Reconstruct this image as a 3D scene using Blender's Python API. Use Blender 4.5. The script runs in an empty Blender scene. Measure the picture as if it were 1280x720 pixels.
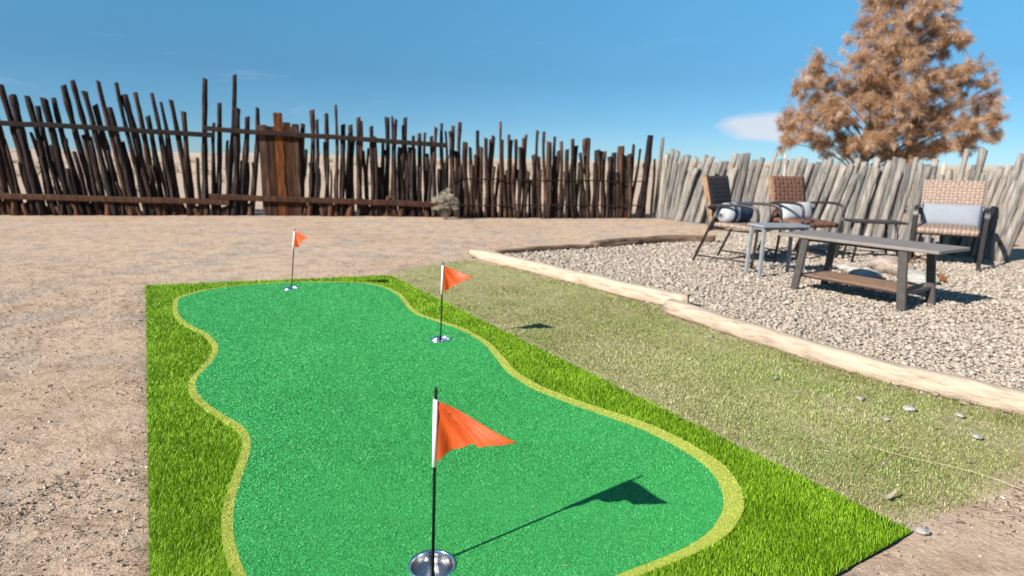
import bpy, math, random
import numpy as np
from mathutils import Vector, Matrix
from mathutils.geometry import tessellate_polygon

random.seed(7)
rng = np.random.default_rng(11)
scene = bpy.context.scene
COL = scene.collection
PI = math.pi

# ---------------------------------------------------------------- survey of the photograph
F, H = 750.0, 1.05
ROLL, PITCH = math.radians(1.0), math.atan(157 / 750)
ROT = Matrix.Rotation(PI / 2 - PITCH, 3, 'X') @ Matrix.Rotation(ROLL, 3, 'Z')


def ray(x, y):
    return ROT @ Vector(((x - 640) / F, -(y - 360) / F, -1.0))


def G(x, y, z=0.0):
    """ground point seen at a photo pixel"""
    d = ray(x, y)
    return Vector((0, 0, H)) + d * ((z - H) / d.z)


def at_depth(x, y, Y):
    d = ray(x, y)
    return Vector((0, 0, H)) + d * (Y / d.y)


def on_plane(x, y, A, B):
    """point of the upright plane through A and B seen at a photo pixel"""
    n = Vector((B.y - A.y, -(B.x - A.x), 0)).normalized()
    d = ray(x, y)
    return Vector((0, 0, H)) + d * ((A - Vector((0, 0, H))).dot(n) / d.dot(n))


# ---------------------------------------------------------------- mesh helpers
def link(o, parent=None):
    COL.objects.link(o)
    if parent is not None:
        o.parent = parent
    return o


def tag(o, label=None, cat=None, group=None, kind=None):
    if label: o['label'] = label
    if cat: o['category'] = cat
    if group: o['group'] = group
    if kind: o['kind'] = kind
    return o


def empty(name, loc, rz=0.0, label=None, cat=None, group=None):
    o = bpy.data.objects.new(name, None)
    o.empty_display_size = 0.1
    o.location = loc
    o.rotation_euler = (0, 0, rz)
    link(o)
    return tag(o, label, cat, group)


def np_mesh(name, verts, faces, mat=None, parent=None, rnd=None, smooth=False, mats=None, attrs=None):
    """faces: list of (k, n) int arrays"""
    verts = np.asarray(verts, dtype=np.float32)
    me = bpy.data.meshes.new(name)
    fl = [np.asarray(f, dtype=np.int32) for f in faces if len(f)]
    nl = sum(f.size for f in fl)
    nf = sum(len(f) for f in fl)
    me.vertices.add(len(verts))
    me.vertices.foreach_set('co', verts.ravel())
    me.loops.add(nl)
    me.loops.foreach_set('vertex_index', np.concatenate([f.ravel() for f in fl]))
    me.polygons.add(nf)
    tot = np.concatenate([np.full(len(f), f.shape[1], dtype=np.int32) for f in fl])
    st = np.concatenate([[0], np.cumsum(tot)[:-1]]).astype(np.int32)
    me.polygons.foreach_set('loop_start', st)
    me.polygons.foreach_set('loop_total', tot)
    if smooth:
        me.polygons.foreach_set('use_smooth', np.ones(nf, dtype=bool))
    me.update(calc_edges=True)
    me.validate()
    for nm, vals in ([('rnd', rnd)] if rnd is not None else []) + list((attrs or {}).items()):
        a = me.attributes.new(nm, 'FLOAT', 'POINT')
        a.data.foreach_set('value', np.asarray(vals, dtype=np.float32))
    for m in (mats or ([mat] if mat else [])):
        me.materials.append(m)
    o = bpy.data.objects.new(name, me)
    return link(o, parent)


class MB:
    """collects pieces of ONE mesh"""

    def __init__(self):
        self.v, self.f = [], []

    def add(self, verts, faces):
        k = len(self.v)
        self.v += [tuple(p) for p in verts]
        self.f += [tuple(i + k for i in f) for f in faces]

    def box(self, c, s, rot=None, bev=0.0):
        hx, hy, hz = s[0] / 2, s[1] / 2, s[2] / 2
        b = min(bev, hx * .9, hy * .9, hz * .9)
        if b <= 0:
            pts = [(x, y, z) for z in (-hz, hz) for y in (-hy, hy) for x in (-hx, hx)]
            fs = [(0, 2, 3, 1), (4, 5, 7, 6), (0, 1, 5, 4), (2, 6, 7, 3), (0, 4, 6, 2), (1, 3, 7, 5)]
        else:
            pts, fs = [], []
            def ring(x, y, z):
                return [(-x, -y, z), (x, -y, z), (x, y, z), (-x, y, z)]
            # four stacked rounded rings
            def oct_ring(ax, ay, z):
                k = b
                return [(-ax + k, -ay, z), (ax - k, -ay, z), (ax, -ay + k, z), (ax, ay - k, z),
                        (ax - k, ay, z), (-ax + k, ay, z), (-ax, ay - k, z), (-ax, -ay + k, z)]
            lev = [(hx - b * .8, hy - b * .8, -hz), (hx, hy, -hz + b), (hx, hy, hz - b), (hx - b * .8, hy - b * .8, hz)]
            for ax, ay, z in lev:
                pts += oct_ring(ax, ay, z)
            for r in range(3):
                for i in range(8):
                    j = (i + 1) % 8
                    fs.append((r * 8 + i, r * 8 + j, r * 8 + 8 + j, r * 8 + 8 + i))
            fs.append(tuple(range(7, -1, -1)))
            fs.append(tuple(range(24, 32)))
        M = rot if rot is not None else Matrix.Identity(3)
        c = Vector(c)
        self.add([c + M @ Vector(p) for p in pts], fs)

    def bar(self, a, b, w, t, up=(0, 0, 1), bev=0.0):
        a, b = Vector(a), Vector(b)
        z = (b - a)
        L = z.length
        z = z.normalized()
        u = Vector(up)
        x = u.cross(z)
        if x.length < 1e-4: x = Vector((1, 0, 0)).cross(z)
        x.normalize()
        y = z.cross(x)
        self.box((a + b) / 2, (w, t, L), Matrix((x, y, z)).transposed(), bev)

    def tube(self, pts, radii, n=8, cap=True, rough=0.0):
        pts = [Vector(p) for p in pts]
        if not hasattr(radii, '__len__'): radii = [radii] * len(pts)
        k = len(self.v)
        prev = None
        for i, p in enumerate(pts):
            d = (pts[min(i + 1, len(pts) - 1)] - pts[max(i - 1, 0)]).normalized()
            if prev is None:
                prev = Vector((1, 0, 0)) if abs(d.x) < .9 else Vector((0, 1, 0))
            x = (prev - d * prev.dot(d)).normalized()
            prev = x
            y = d.cross(x)
            for j in range(n):
                a = 2 * PI * j / n
                r = radii[i] * (1 + random.uniform(-rough, rough))
                self.v.append(tuple(p + (x * math.cos(a) + y * math.sin(a)) * r))
        for i in range(len(pts) - 1):
            for j in range(n):
                q = (j + 1) % n
                self.f.append((k + i * n + j, k + i * n + q, k + i * n + n + q, k + i * n + n + j))
        if cap:
            self.f.append(tuple(k + j for j in range(n - 1, -1, -1)))
            self.f.append(tuple(k + (len(pts) - 1) * n + j for j in range(n)))

    def lathe(self, prof, n=32, c=(0, 0, 0)):
        k = len(self.v)
        for r, z in prof:
            for j in range(n):
                a = 2 * PI * j / n
                self.v.append((c[0] + r * math.cos(a), c[1] + r * math.sin(a), c[2] + z))
        for i in range(len(prof) - 1):
            for j in range(n):
                q = (j + 1) % n
                self.f.append((k + i * n + j, k + i * n + q, k + i * n + n + q, k + i * n + n + j))

    def build(self, name, mat, parent=None, smooth=False):
        me = bpy.data.meshes.new(name)
        me.from_pydata(self.v, [], self.f)
        if smooth:
            me.polygons.foreach_set('use_smooth', np.ones(len(me.polygons), dtype=bool))
        if mat: me.materials.append(mat)
        me.update()
        return link(bpy.data.objects.new(name, me), parent)


def smooth_path(pts, sub=5):
    """Catmull-Rom through pts"""
    P = [Vector(p) for p in pts]
    P = [P[0] * 2 - P[1]] + P + [P[-1] * 2 - P[-2]]
    out = []
    for i in range(1, len(P) - 2):
        for s in range(sub):
            t = s / sub
            a, b, c, d = P[i - 1], P[i], P[i + 1], P[i + 2]
            out.append(.5 * ((2 * b) + (c - a) * t + (2 * a - 5 * b + 4 * c - d) * t * t + (3 * b - a - 3 * c + d) * t ** 3))
    out.append(P[-2])
    return out


def inside(poly, x, y):
    """vectorised point in polygon"""
    P = np.array([(p[0], p[1]) for p in poly])
    x, y = np.asarray(x), np.asarray(y)
    r = np.zeros(x.shape, dtype=bool)
    j = len(P) - 1
    for i in range(len(P)):
        xi, yi = P[i]; xj, yj = P[j]
        if yi != yj:
            r ^= ((yi > y) != (yj > y)) & (x < (xj - xi) * (y - yi) / (yj - yi) + xi)
        j = i
    return r


def dist_poly(poly, x, y, closed=True):
    P = np.array([(p[0], p[1]) for p in poly])
    d = np.full(np.shape(x), 1e9)
    n = len(P)
    for i in range(n if closed else n - 1):
        a, b = P[i], P[(i + 1) % n]
        e = b - a
        t = np.clip(((x - a[0]) * e[0] + (y - a[1]) * e[1]) / (e @ e + 1e-12), 0, 1)
        d = np.minimum(d, np.hypot(x - a[0] - t * e[0], y - a[1] - t * e[1]))
    return d


_h = np.random.default_rng(5).random((256, 256))


def vnoise(x, y):
    x = np.asarray(x, dtype=float); y = np.asarray(y, dtype=float)
    xi = np.floor(x).astype(int); yi = np.floor(y).astype(int)
    u = x - xi; v = y - yi
    u = u * u * (3 - 2 * u); v = v * v * (3 - 2 * v)
    a = _h[xi & 255, yi & 255]; b = _h[(xi + 1) & 255, yi & 255]
    c = _h[xi & 255, (yi + 1) & 255]; d = _h[(xi + 1) & 255, (yi + 1) & 255]
    return (a * (1 - u) + b * u) * (1 - v) + (c * (1 - u) + d * u) * v


def fbm(x, y, o=4):
    s, a, t = 0, 1.0, 0
    for k in range(o):
        s = s + a * vnoise(x * 2 ** k + 17.3 * k, y * 2 ** k + 5.1 * k); t += a; a *= .5
    return s / t


# ---------------------------------------------------------------- materials
def new_mat(name):
    m = bpy.data.materials.new(name)
    m.use_nodes = True
    nt = m.node_tree
    return m, nt, nt.nodes['Principled BSDF'], nt.nodes['Material Output']


def N(nt, t, **kw):
    n = nt.nodes.new(t)
    for k, v in kw.items():
        if hasattr(n, k): setattr(n, k, v)
        else: n.inputs[k.replace('_', ' ')].default_value = v
    return n


def ramp(nt, fac, stops):
    r = nt.nodes.new('ShaderNodeValToRGB')
    els = r.color_ramp.elements
    while len(els) < len(stops): els.new(.5)
    for e, (p, c) in zip(els, stops):
        e.position = p
        e.color = (*c, 1)
    nt.links.new(fac, r.inputs[0])
    return r.outputs[0]


def coords(nt, kind='Object', scale=(1, 1, 1)):
    tc = nt.nodes.new('ShaderNodeTexCoord')
    mp = nt.nodes.new('ShaderNodeMapping')
    mp.inputs['Scale'].default_value = scale
    nt.links.new(tc.outputs[kind], mp.inputs[0])
    return mp.outputs[0]


def noise(nt, vec, scale, detail=4, rough=.55):
    n = nt.nodes.new('ShaderNodeTexNoise')
    n.inputs['Scale'].default_value = scale
    n.inputs['Detail'].default_value = detail
    n.inputs['Roughness'].default_value = rough
    nt.links.new(vec, n.inputs['Vector'])
    return n.outputs['Fac']


def mix(nt, fac, a, b, mode='MIX'):
    n = nt.nodes.new('ShaderNodeMix')
    n.data_type = 'RGBA'
    n.blend_type = mode
    for val, idx in ((fac, 0), (a, 6), (b, 7)):
        if hasattr(val, 'node'): nt.links.new(val, n.inputs[idx])
        elif idx == 0: n.inputs[0].default_value = val
        else: n.inputs[idx].default_value = (*val, 1)
    return n.outputs[2]


def math_n(nt, op, a, b=0.0):
    n = nt.nodes.new('ShaderNodeMath')
    n.operation = op
    for i, v in enumerate((a, b)):
        if hasattr(v, 'node'): nt.links.new(v, n.inputs[i])
        else: n.inputs[i].default_value = v
    return n.outputs[0]


def bump(nt, height, strength, dist, bsdf):
    b = nt.nodes.new('ShaderNodeBump')
    b.inputs['Strength'].default_value = strength
    b.inputs['Distance'].default_value = dist
    nt.links.new(height, b.inputs['Height'])
    nt.links.new(b.outputs[0], bsdf.inputs['Normal'])


def mat_plain(name, c1, c2, rough=.6, scale=20, metallic=0.0, bmp=.2, bd=.004, spec=.4):
    m, nt, bs, out = new_mat(name)
    v = coords(nt)
    f = noise(nt, v, scale, 5)
    nt.links.new(ramp(nt, f, [(.3, c1), (.7, c2)]), bs.inputs['Base Color'])
    bs.inputs['Roughness'].default_value = rough
    bs.inputs['Metallic'].default_value = metallic
    bs.inputs['Specular IOR Level'].default_value = spec
    if bmp: bump(nt, noise(nt, v, scale * 3, 4), bmp, bd, bs)
    return m


def mat_blades(name, stops, trans=.3, rough=.45, spec=.3, patch=None):
    """colour by the random number each blade (or stone) carries"""
    m, nt, bs, out = new_mat(name)
    a = N(nt, 'ShaderNodeAttribute')
    a.attribute_name = 'rnd'
    col = ramp(nt, a.outputs['Fac'], stops)
    if patch:
        f = noise(nt, coords(nt), patch[0], 3)
        col = mix(nt, ramp(nt, f, [(.35, (0, 0, 0)), (.65, (1, 1, 1))]), col, mix(nt, 1.0, col, patch[1], 'MULTIPLY'))
    nt.links.new(col, bs.inputs['Base Color'])
    bs.inputs['Roughness'].default_value = rough
    bs.inputs['Specular IOR Level'].default_value = spec
    if trans:
        t = N(nt, 'ShaderNodeBsdfTranslucent')
        nt.links.new(col, t.inputs[0])
        mx = N(nt, 'ShaderNodeMixShader')
        mx.inputs[0].default_value = trans
        nt.links.new(bs.outputs[0], mx.inputs[1])
        nt.links.new(t.outputs[0], mx.inputs[2])
        nt.links.new(mx.outputs[0], out.inputs['Surface'])
    return m


def mat_wood(name, dark, mid, light, grain=(14, 14, 1.2), rough=.85, spec=.15):
    m, nt, bs, out = new_mat(name)
    v = coords(nt, 'Object', grain)
    oi = N(nt, 'ShaderNodeObjectInfo')
    add = N(nt, 'ShaderNodeVectorMath', operation='ADD')
    nt.links.new(v, add.inputs[0])
    sc = math_n(nt, 'MULTIPLY', oi.outputs['Random'], 40.0)
    cx = N(nt, 'ShaderNodeCombineXYZ')
    for i in range(3): nt.links.new(sc, cx.inputs[i])
    nt.links.new(cx.outputs[0], add.inputs[1])
    vec = add.outputs[0]
    f = noise(nt, vec, 2.2, 6, .65)
    c = ramp(nt, f, [(.32, dark), (.5, mid), (.7, light)])
    r = ramp(nt, oi.outputs['Random'], [(0, (.62, .6, .6)), (.5, (1, .97, .94)), (1, (1.45, 1.3, 1.2))])
    c = mix(nt, 1.0, c, r, 'MULTIPLY')
    nt.links.new(c, bs.inputs['Base Color'])
    bs.inputs['Roughness'].default_value = rough
    bs.inputs['Specular IOR Level'].default_value = spec
    bump(nt, noise(nt, vec, 5, 5, .7), .7, .012, bs)
    return m


def mat_weave(name, c1, c2, gap, sx, sz, rough=.55):
    """flat wicker: strips going over and under each other"""
    m, nt, bs, out = new_mat(name)
    tc = nt.nodes.new('ShaderNodeTexCoord')
    sep = N(nt, 'ShaderNodeSeparateXYZ')
    nt.links.new(tc.outputs['Object'], sep.inputs[0])
    X = math_n(nt, 'MULTIPLY', sep.outputs[0], sx * PI)
    Y = math_n(nt, 'MULTIPLY', sep.outputs[1], sz * PI)
    sa = math_n(nt, 'SINE', X)
    sb = math_n(nt, 'SINE', Y)
    over = math_n(nt, 'MULTIPLY', sa, sb)
    h = math_n(nt, 'MAXIMUM', math_n(nt, 'ABSOLUTE', sa), math_n(nt, 'MULTIPLY', math_n(nt, 'ABSOLUTE', sb), .9))
    k = math_n(nt, 'MULTIPLY', math_n(nt, 'ABSOLUTE', sa), math_n(nt, 'ABSOLUTE', sb))
    base = mix(nt, ramp(nt, math_n(nt, 'ADD', math_n(nt, 'MULTIPLY', over, .5), .5), [(.35, (0, 0, 0)), (.65, (1, 1, 1))]), c1, c2)
    col = mix(nt, ramp(nt, k, [(.02, (0, 0, 0)), (.2, (1, 1, 1))]), gap, base)
    f = noise(nt, tc.outputs['Object'], 30, 3)
    col = mix(nt, 1.0, col, ramp(nt, f, [(.3, (.75, .75, .75)), (.7, (1.2, 1.2, 1.2))]), 'MULTIPLY')
    nt.links.new(col, bs.inputs['Base Color'])
    bs.inputs['Roughness'].default_value = rough
    bump(nt, k, .9, .008, bs)
    return m


M = {}
M['dark_wood'] = mat_wood('dark_weathered_wood', (.006, .005, .005), (.016, .011, .011), (.085, .062, .052))  # weathered grain, its light streaks raised to paint sunlit gleams on the sticks
M['brown_wood'] = mat_wood('brown_weathered_wood', (.010, .006, .005), (.032, .018, .013), (.11, .066, .043))
M['grey_wood'] = mat_wood('grey_weathered_wood', (.085, .080, .073), (.185, .176, .163), (.285, .272, .254))
M['pale_wood'] = mat_wood('pale_bare_wood', (.26, .24, .21), (.38, .35, .31), (.47, .44, .40))
M['rust_wood'] = mat_wood('rust_brown_boards', (.010, .006, .004), (.030, .014, .007), (.085, .034, .012))
M['bright_rust'] = mat_wood('bright_rust_board', (.016, .008, .004), (.085, .028, .008), (.20, .064, .013))
M['rail_wood'] = mat_wood('rail_wood', (.007, .005, .005), (.016, .011, .009), (.035, .02, .014))
M['low_rail_wood'] = mat_wood('low_rail_wood', (.03, .014, .009), (.075, .034, .02), (.14, .066, .038))
M['log'] = mat_wood('peeled_timber', (.18, .145, .112), (.325, .275, .22), (.40, .345, .285), grain=(1.5, 22, 22))
M['log_end'] = mat_plain('cut_timber_end', (.12, .075, .04), (.24, .16, .09), .9, 40)
M['old_log'] = mat_wood('old_edging_timber', (.06, .038, .026), (.15, .10, .07), (.28, .20, .145), grain=(1.4, 14, 14))
M['steel'] = mat_plain('dark_powder_coated_steel', (.014, .012, .012), (.028, .025, .023), .38, 25, 0, .1, .002, .5)
M['table_top'] = mat_plain('brown_grey_slat_top', (.165, .140, .124), (.215, .185, .165), .5, 14, 0, .1, .002, .4)
M['table_leg'] = mat_plain('brown_grey_steel', (.048, .041, .037), (.075, .065, .058), .45, 18, 0, .1, .002, .4)
M['pale_steel'] = mat_plain('pale_grey_steel', (.19, .20, .21), (.25, .26, .27), .4, 14, 0, .1, .002, .5)
M['weave_tan'] = mat_weave('tan_wicker', (.29, .205, .155), (.25, .172, .13), (.11, .07, .05), 25, 28)
M['weave_brown'] = mat_weave('brown_wicker', (.15, .065, .036), (.105, .046, .027), (.20, .105, .064), 17, 21)
M['weave_shaded'] = mat_weave('shaded_brown_wicker', (.060, .030, .022), (.048, .024, .017), (.028, .014, .010), 18, 20)  # brown wicker darkened: shade on the turned-away chair back put into the colour
M['weave_lit_edge'] = mat_plain('lit_wicker_edge', (.16, .085, .045), (.34, .21, .13), .7, 45, 0, .5, .004, .2)  # lighter tan paints the sunlit rim onto the backrest sides
M['weave_shelf'] = mat_weave('shelf_wicker', (.36, .22, .13), (.25, .145, .08), (.06, .03, .02), 40, 40)
M['cloth_pale'] = mat_plain('pale_blue_grey_cloth', (.19, .205, .235), (.235, .25, .275), .9, 60, 0, .3, .002, .1)
M['cloth_white'] = mat_plain('white_cloth', (.34, .35, .36), (.42, .425, .43), .9, 60, 0, .3, .002, .1)
M['cloth_navy'] = mat_plain('navy_cloth', (.035, .048, .088), (.06, .078, .125), .9, 60, 0, .3, .002, .1)
M['black_paint'] = mat_plain('black_pole_paint', (.006, .006, .007), (.012, .012, .013), .35, 30, 0, 0)
M['white_sleeve'] = mat_plain('white_plastic_sleeve', (.76, .76, .75), (.82, .82, .81), .4, 30, 0, .05)
M['stone_brown'] = mat_plain('brown_grey_rock', (.16, .12, .095), (.36, .29, .24), .9, 9, 0, .8, .02, .2)
M['stone_pale'] = mat_plain('pale_rock', (.25, .23, .205), (.39, .365, .33), .9, 12, 0, .8, .02, .2)
M['rust_iron'] = mat_plain('rusted_iron', (.10, .032, .012), (.30, .095, .03), .85, 30, 0, .5, .004, .2)
M['bark'] = mat_plain('grey_brown_bark', (.07, .05, .038), (.19, .145, .115), .9, 12, 0, .9, .02, .15)
M['straw'] = mat_plain('dry_straw', (.55, .46, .28), (.68, .58, .38), .7, 30, 0, 0)
M['dry_leaf'] = mat_plain('curled_dry_leaf', (.26, .21, .15), (.38, .32, .24), .8, 40, 0, .2)

# polished metal cup
m, nt, bs, out = new_mat('brushed_metal_cup')
bs.inputs['Metallic'].default_value = 1
bs.inputs['Base Color'].default_value = (.78, .77, .76, 1)
v = coords(nt, 'Object', (30, 30, 400))
f = noise(nt, v, 1.0, 4)
nt.links.new(ramp(nt, f, [(.3, (.10,) * 3), (.7, (.28,) * 3)]), bs.inputs['Roughness'])
bump(nt, noise(nt, coords(nt, 'Object', (14, 14, 10)), 2.0, 2), .25, .004, bs)
M['cup'] = m

# thin orange nylon
m, nt, bs, out = new_mat('orange_nylon')
wv = coords(nt)
oc = ramp(nt, noise(nt, wv, 14, 4), [(.35, (.66, .088, .013)), (.65, (.74, .125, .024))])
nt.links.new(oc, bs.inputs['Base Color'])
bs.inputs['Roughness'].default_value = .42
bs.inputs['Specular IOR Level'].default_value = .45
bump(nt, noise(nt, coords(nt, 'Object', (700, 700, 700)), 1, 2), .15, .001, bs)
t = N(nt, 'ShaderNodeBsdfTranslucent'); nt.links.new(oc, t.inputs[0])
mx = N(nt, 'ShaderNodeMixShader'); mx.inputs[0].default_value = .45
nt.links.new(bs.outputs[0], mx.inputs[1]); nt.links.new(t.outputs[0], mx.inputs[2])
nt.links.new(mx.outputs[0], out.inputs['Surface'])
M['flag'] = m

M['pile_green'] = mat_blades('green_putting_pile', [(0, (.028, .26, .056)), (.5, (.050, .368, .090)), (.9, (.074, .45, .124)), (1, (.26, .62, .30))], .15, .5, .35)
M['pile_lime'] = mat_blades('yellow_green_fringe_pile', [(0, (.34, .385, .058)), (.5, (.41, .455, .075)), (1, (.49, .51, .13))], .15, .5, .3)
M['rough_turf'] = mat_blades('bright_green_turf', [(0, (.13, .26, .005)), (.5, (.25, .45, .012)), (.86, (.34, .54, .022)), (1, (.46, .60, .10))], .35, .5, .25)
M['turf_back'] = mat_plain('turf_backing', (.03, .07, .006), (.07, .13, .012), .9, 90, 0, .4, .004, .1)
M['lawn'] = mat_blades('dry_lawn_blades', [(0, (.125, .145, .032)), (.35, (.24, .255, .075)), (.65, (.365, .345, .145)), (.85, (.55, .49, .28)), (1, (.68, .60, .42))], .25, .6, .15, patch=(1.1, (.72, .95, .55)))
M['gravel'] = mat_blades('gravel_stones', [(0, (.19, .152, .115)), (.15, (.305, .25, .198)), (.6, (.365, .305, .246)), (.88, (.415, .355, .294)), (1, (.50, .445, .385))], 0, .9, .15)
M['clods'] = mat_blades('dirt_crumbs', [(0, (.16, .115, .085)), (.25, (.33, .24, .175)), (.7, (.45, .345, .26)), (1, (.58, .48, .39))], 0, .95, .05)
M['litter'] = mat_blades('straw_litter', [(0, (.05, .03, .02)), (.3, (.16, .105, .07)), (.6, (.38, .285, .20)), (1, (.58, .48, .37))], .1, .8, .1)
M['needles'] = mat_blades('dead_brown_needles', [(0, (.16, .074, .034)), (.4, (.41, .235, .122)), (.75, (.56, .37, .23)), (1, (.62, .47, .35))], .40, .7, .1)
M['sage'] = mat_blades('dry_pale_bush', [(0, (.28, .24, .175)), (.5, (.45, .40, .31)), (1, (.58, .53, .43))], .2, .8, .1)
M['scrub'] = mat_blades('desert_scrub', [(0, (.13, .12, .07)), (.5, (.26, .23, .14)), (1, (.42, .36, .25))], .15, .85, .1)

# ---------------------------------------------------------------- plan shapes
# green outline, from its far left corner round by the right side, then back along the left side
green_px = [(223, 374), (228, 370.5), (239, 367.4), (265, 361), (308, 355.8), (360, 353), (411, 352.3), (445, 353), (465, 355.3), (481, 359.5), (495, 367),
            (504, 377), (512, 387), (523, 394), (544, 401), (573, 411), (591, 420), (606, 430.5), (614, 440), (622, 450), (632, 463), (648, 475), (668, 486.5), (714, 505),
            (761, 521), (805, 537.5), (841, 555.5), (875, 577), (893, 595), (903, 615), (904, 633), (899, 646), (888, 662), (863, 680), (827, 696.5), (790, 710.5), (740, 731),
            (660, 765), (560, 800), (450, 815), (380, 800), (335, 765), (307, 716), (296, 685), (291, 658), (293.5, 627), (302, 596), (311, 569), (313, 547), (302, 531),
            (276, 515.5), (253, 498), (244.5, 484), (246, 473), (255, 462), (267, 449), (272.5, 437), (270, 427), (258, 415.5), (237, 405), (225.5, 395), (221.5, 384)]
GREEN = [G(*p, .016) for p in green_px]
GREEN = [Vector((p.x, p.y)) for p in smooth_path([(q.x, q.y, 0) for q in GREEN] + [(GREEN[0].x, GREEN[0].y, 0)], 4)[:-1]]
gx = np.array([p.x for p in GREEN]); gy = np.array([p.y for p in GREEN])
# outward normals (outline runs clockwise seen from above)
tx = np.roll(gx, -2) - np.roll(gx, 2); ty = np.roll(gy, -2) - np.roll(gy, 2)
tl = np.hypot(tx, ty); nx_, ny_ = -ty / tl, tx / tl
if inside(GREEN, gx[40:41] + nx_[40] * .02, gy[40:41] + ny_[40] * .02)[0]: nx_, ny_ = -nx_, -ny_
side = nx_ * .858 + ny_ * .514                    # +1 where the edge looks to the right of the mat
fw = .030 + .048 * np.clip(side, 0, 1) * np.clip((3.9 - gy) / 2.2, 0.15, 1) - .012 * np.clip((gy - 4.6) / .3, 0, 1)
FRINGE = [Vector((a, b)) for a, b in zip(gx + nx_ * fw, gy + ny_ * fw)]

mFL, mFR, mNR = G(182, 358), G(487, 345), G(1140, 667)
e1 = (G(188, 720) - mFL).normalized()
e2 = (G(1043, 722) - mNR).normalized()
# near left corner: where left edge and near edge meet
den = e1.x * e2.y - e1.y * e2.x
tt = ((mNR.x - mFL.x) * e2.y - (mNR.y - mFL.y) * e2.x) / den
mNL = mFL + e1 * tt
MAT = [mFL, mFR, mNR, mNL]
CUPS = [G(540, 712), G(550, 427), G(363, 362.5)]
CUP_R = .058

log_px_a = [(584, 321), (640, 335), (700, 350), (760, 366), (828, 385)]
log_px_b = [(829, 391), (945, 429), (1049, 462), (1153, 489.5), (1280, 521), (1420, 556), (1500, 576)]
LOGA = [G(*p) for p in log_px_a]
LOGB = [G(*p) for p in log_px_b]
LAWN = [mFR + Vector((-.05, .0, 0)), G(500, 336), G(540, 330), G(584, 324)] + LOGA[1:] + LOGB[:-1] + [G(1330, 560), G(1295, 597), G(1270, 605), G(1239, 627), G(1192, 638), G(1160, 652), G(1140, 660)] + [mNR]
EDGE = [G(621, 318), G(680, 313), G(745, 309.5), G(800, 305.5), G(845, 303), G(893, 303)]
GRAVEL = LOGA + LOGB + [Vector((6.5, 1.5, 0)), Vector((8.2, 3.2, 0)), Vector((5.4, 7.7, 0)), Vector((3.75, 10.2, 0)), Vector((3.3, 9.6, 0)), G(893, 303)] + EDGE[::-1][1:]

# ---------------------------------------------------------------- ground
def ground_height(x, y):
    r = np.hypot(x, y)
    big = (fbm(x * .35 + 3, y * .35, 3) - .5) * .05
    clod = (fbm(x * 7, y * 7, 4) - .5)
    deb = fbm(x * 1.3 + 9, y * 1.3 + 4, 3)
    amp = .016 * np.clip((deb - .35) * 4, .25, 1.2) * np.clip(5 / np.maximum(r, 1), .4, 1)
    z = big * np.clip((r - 1) / 6, .1, 1) + clod * amp
    far = np.clip((r - 30) / 300, 0, 1)
    return z + far * (fbm(x * .012, y * .012, 4) - .45) * 9


xs = np.concatenate([-np.geomspace(4000, 5.2, 60), np.arange(-5.0, 3.6, .035), np.geomspace(3.62, 4000, 110)])
ys = np.concatenate([-np.geomspace(60, .6, 12), [.2, .5], np.geomspace(.7, 14, 250), np.geomspace(14.6, 5000, 80)])
X, Y = np.meshgrid(xs, ys)
Z = ground_height(X, Y)
in_mat = inside(MAT, X, Y)
d_mat = dist_poly(MAT, X, Y)
in_lawn = inside(LAWN, X, Y)
in_gr = inside(GRAVEL, X, Y)
near = np.clip(d_mat / .12, 0, 1)
Z = np.where(in_mat, -.012, Z * near - .004 * (1 - near))
Z = np.where(in_lawn & ~in_mat, np.minimum(Z * .3, .004), Z)
Z = np.where(in_gr, np.minimum(Z * .2, 0) - .012, Z)
for c in CUPS:
    dc = np.hypot(X - c.x, Y - c.y)
    Z = np.where(dc < .22, -.16, Z)
lawn_w = np.where(in_lawn, np.clip(dist_poly(LAWN, X, Y) / .12, 0, 1), 0.0)
nyv, nxv = X.shape
idx = np.arange(nyv * nxv).reshape(nyv, nxv)
quads = np.stack([idx[:-1, :-1], idx[:-1, 1:], idx[1:, 1:], idx[1:, :-1]], -1).reshape(-1, 4)

m, nt, bs, out = new_mat('bare_dirt')
v = coords(nt)
big = noise(nt, v, .55, 5)
c = ramp(nt, big, [(.3, (.44, .312, .215)), (.5, (.505, .366, .262)), (.72, (.45, .352, .272))])
c = mix(nt, ramp(nt, noise(nt, v, 1.7, 6, .62), [(.48, (0, 0, 0)), (.66, (.85, .85, .85))]), c, (.36, .305, .26))
mid = noise(nt, v, 6, 8, .7)
c = mix(nt, ramp(nt, mid, [(.38, (1, 1, 1)), (.52, (0, 0, 0))]), c, mix(nt, 1.0, c, (.74, .70, .67), 'MULTIPLY'))
fine = noise(nt, v, 90, 6, .75)
c = mix(nt, 1.0, c, ramp(nt, fine, [(.3, (.74, .72, .70)), (.5, (1, 1, 1)), (.72, (1.18, 1.17, 1.16))]), 'MULTIPLY')
la = N(nt, 'ShaderNodeAttribute'); la.attribute_name = 'lawn'
lawn_c = ramp(nt, noise(nt, v, 25, 5), [(.35, (.25, .235, .095)), (.65, (.39, .345, .19))])
c = mix(nt, math_n(nt, 'MULTIPLY', la.outputs['Fac'], .85), c, lawn_c)
ga = N(nt, 'ShaderNodeAttribute'); ga.attribute_name = 'gravel'
vo = N(nt, 'ShaderNodeTexVoronoi'); vo.inputs['Scale'].default_value = 38
nt.links.new(v, vo.inputs['Vector'])
gsep = N(nt, 'ShaderNodeSeparateColor'); nt.links.new(vo.outputs['Color'], gsep.inputs[0])
gcol = ramp(nt, gsep.outputs[0], [(0, (.19, .155, .125)), (.4, (.32, .27, .225)), (.9, (.41, .36, .31))])
c = mix(nt, ga.outputs['Fac'], c, gcol)
nt.links.new(c, bs.inputs['Base Color'])
bs.inputs['Roughness'].default_value = .95
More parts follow.
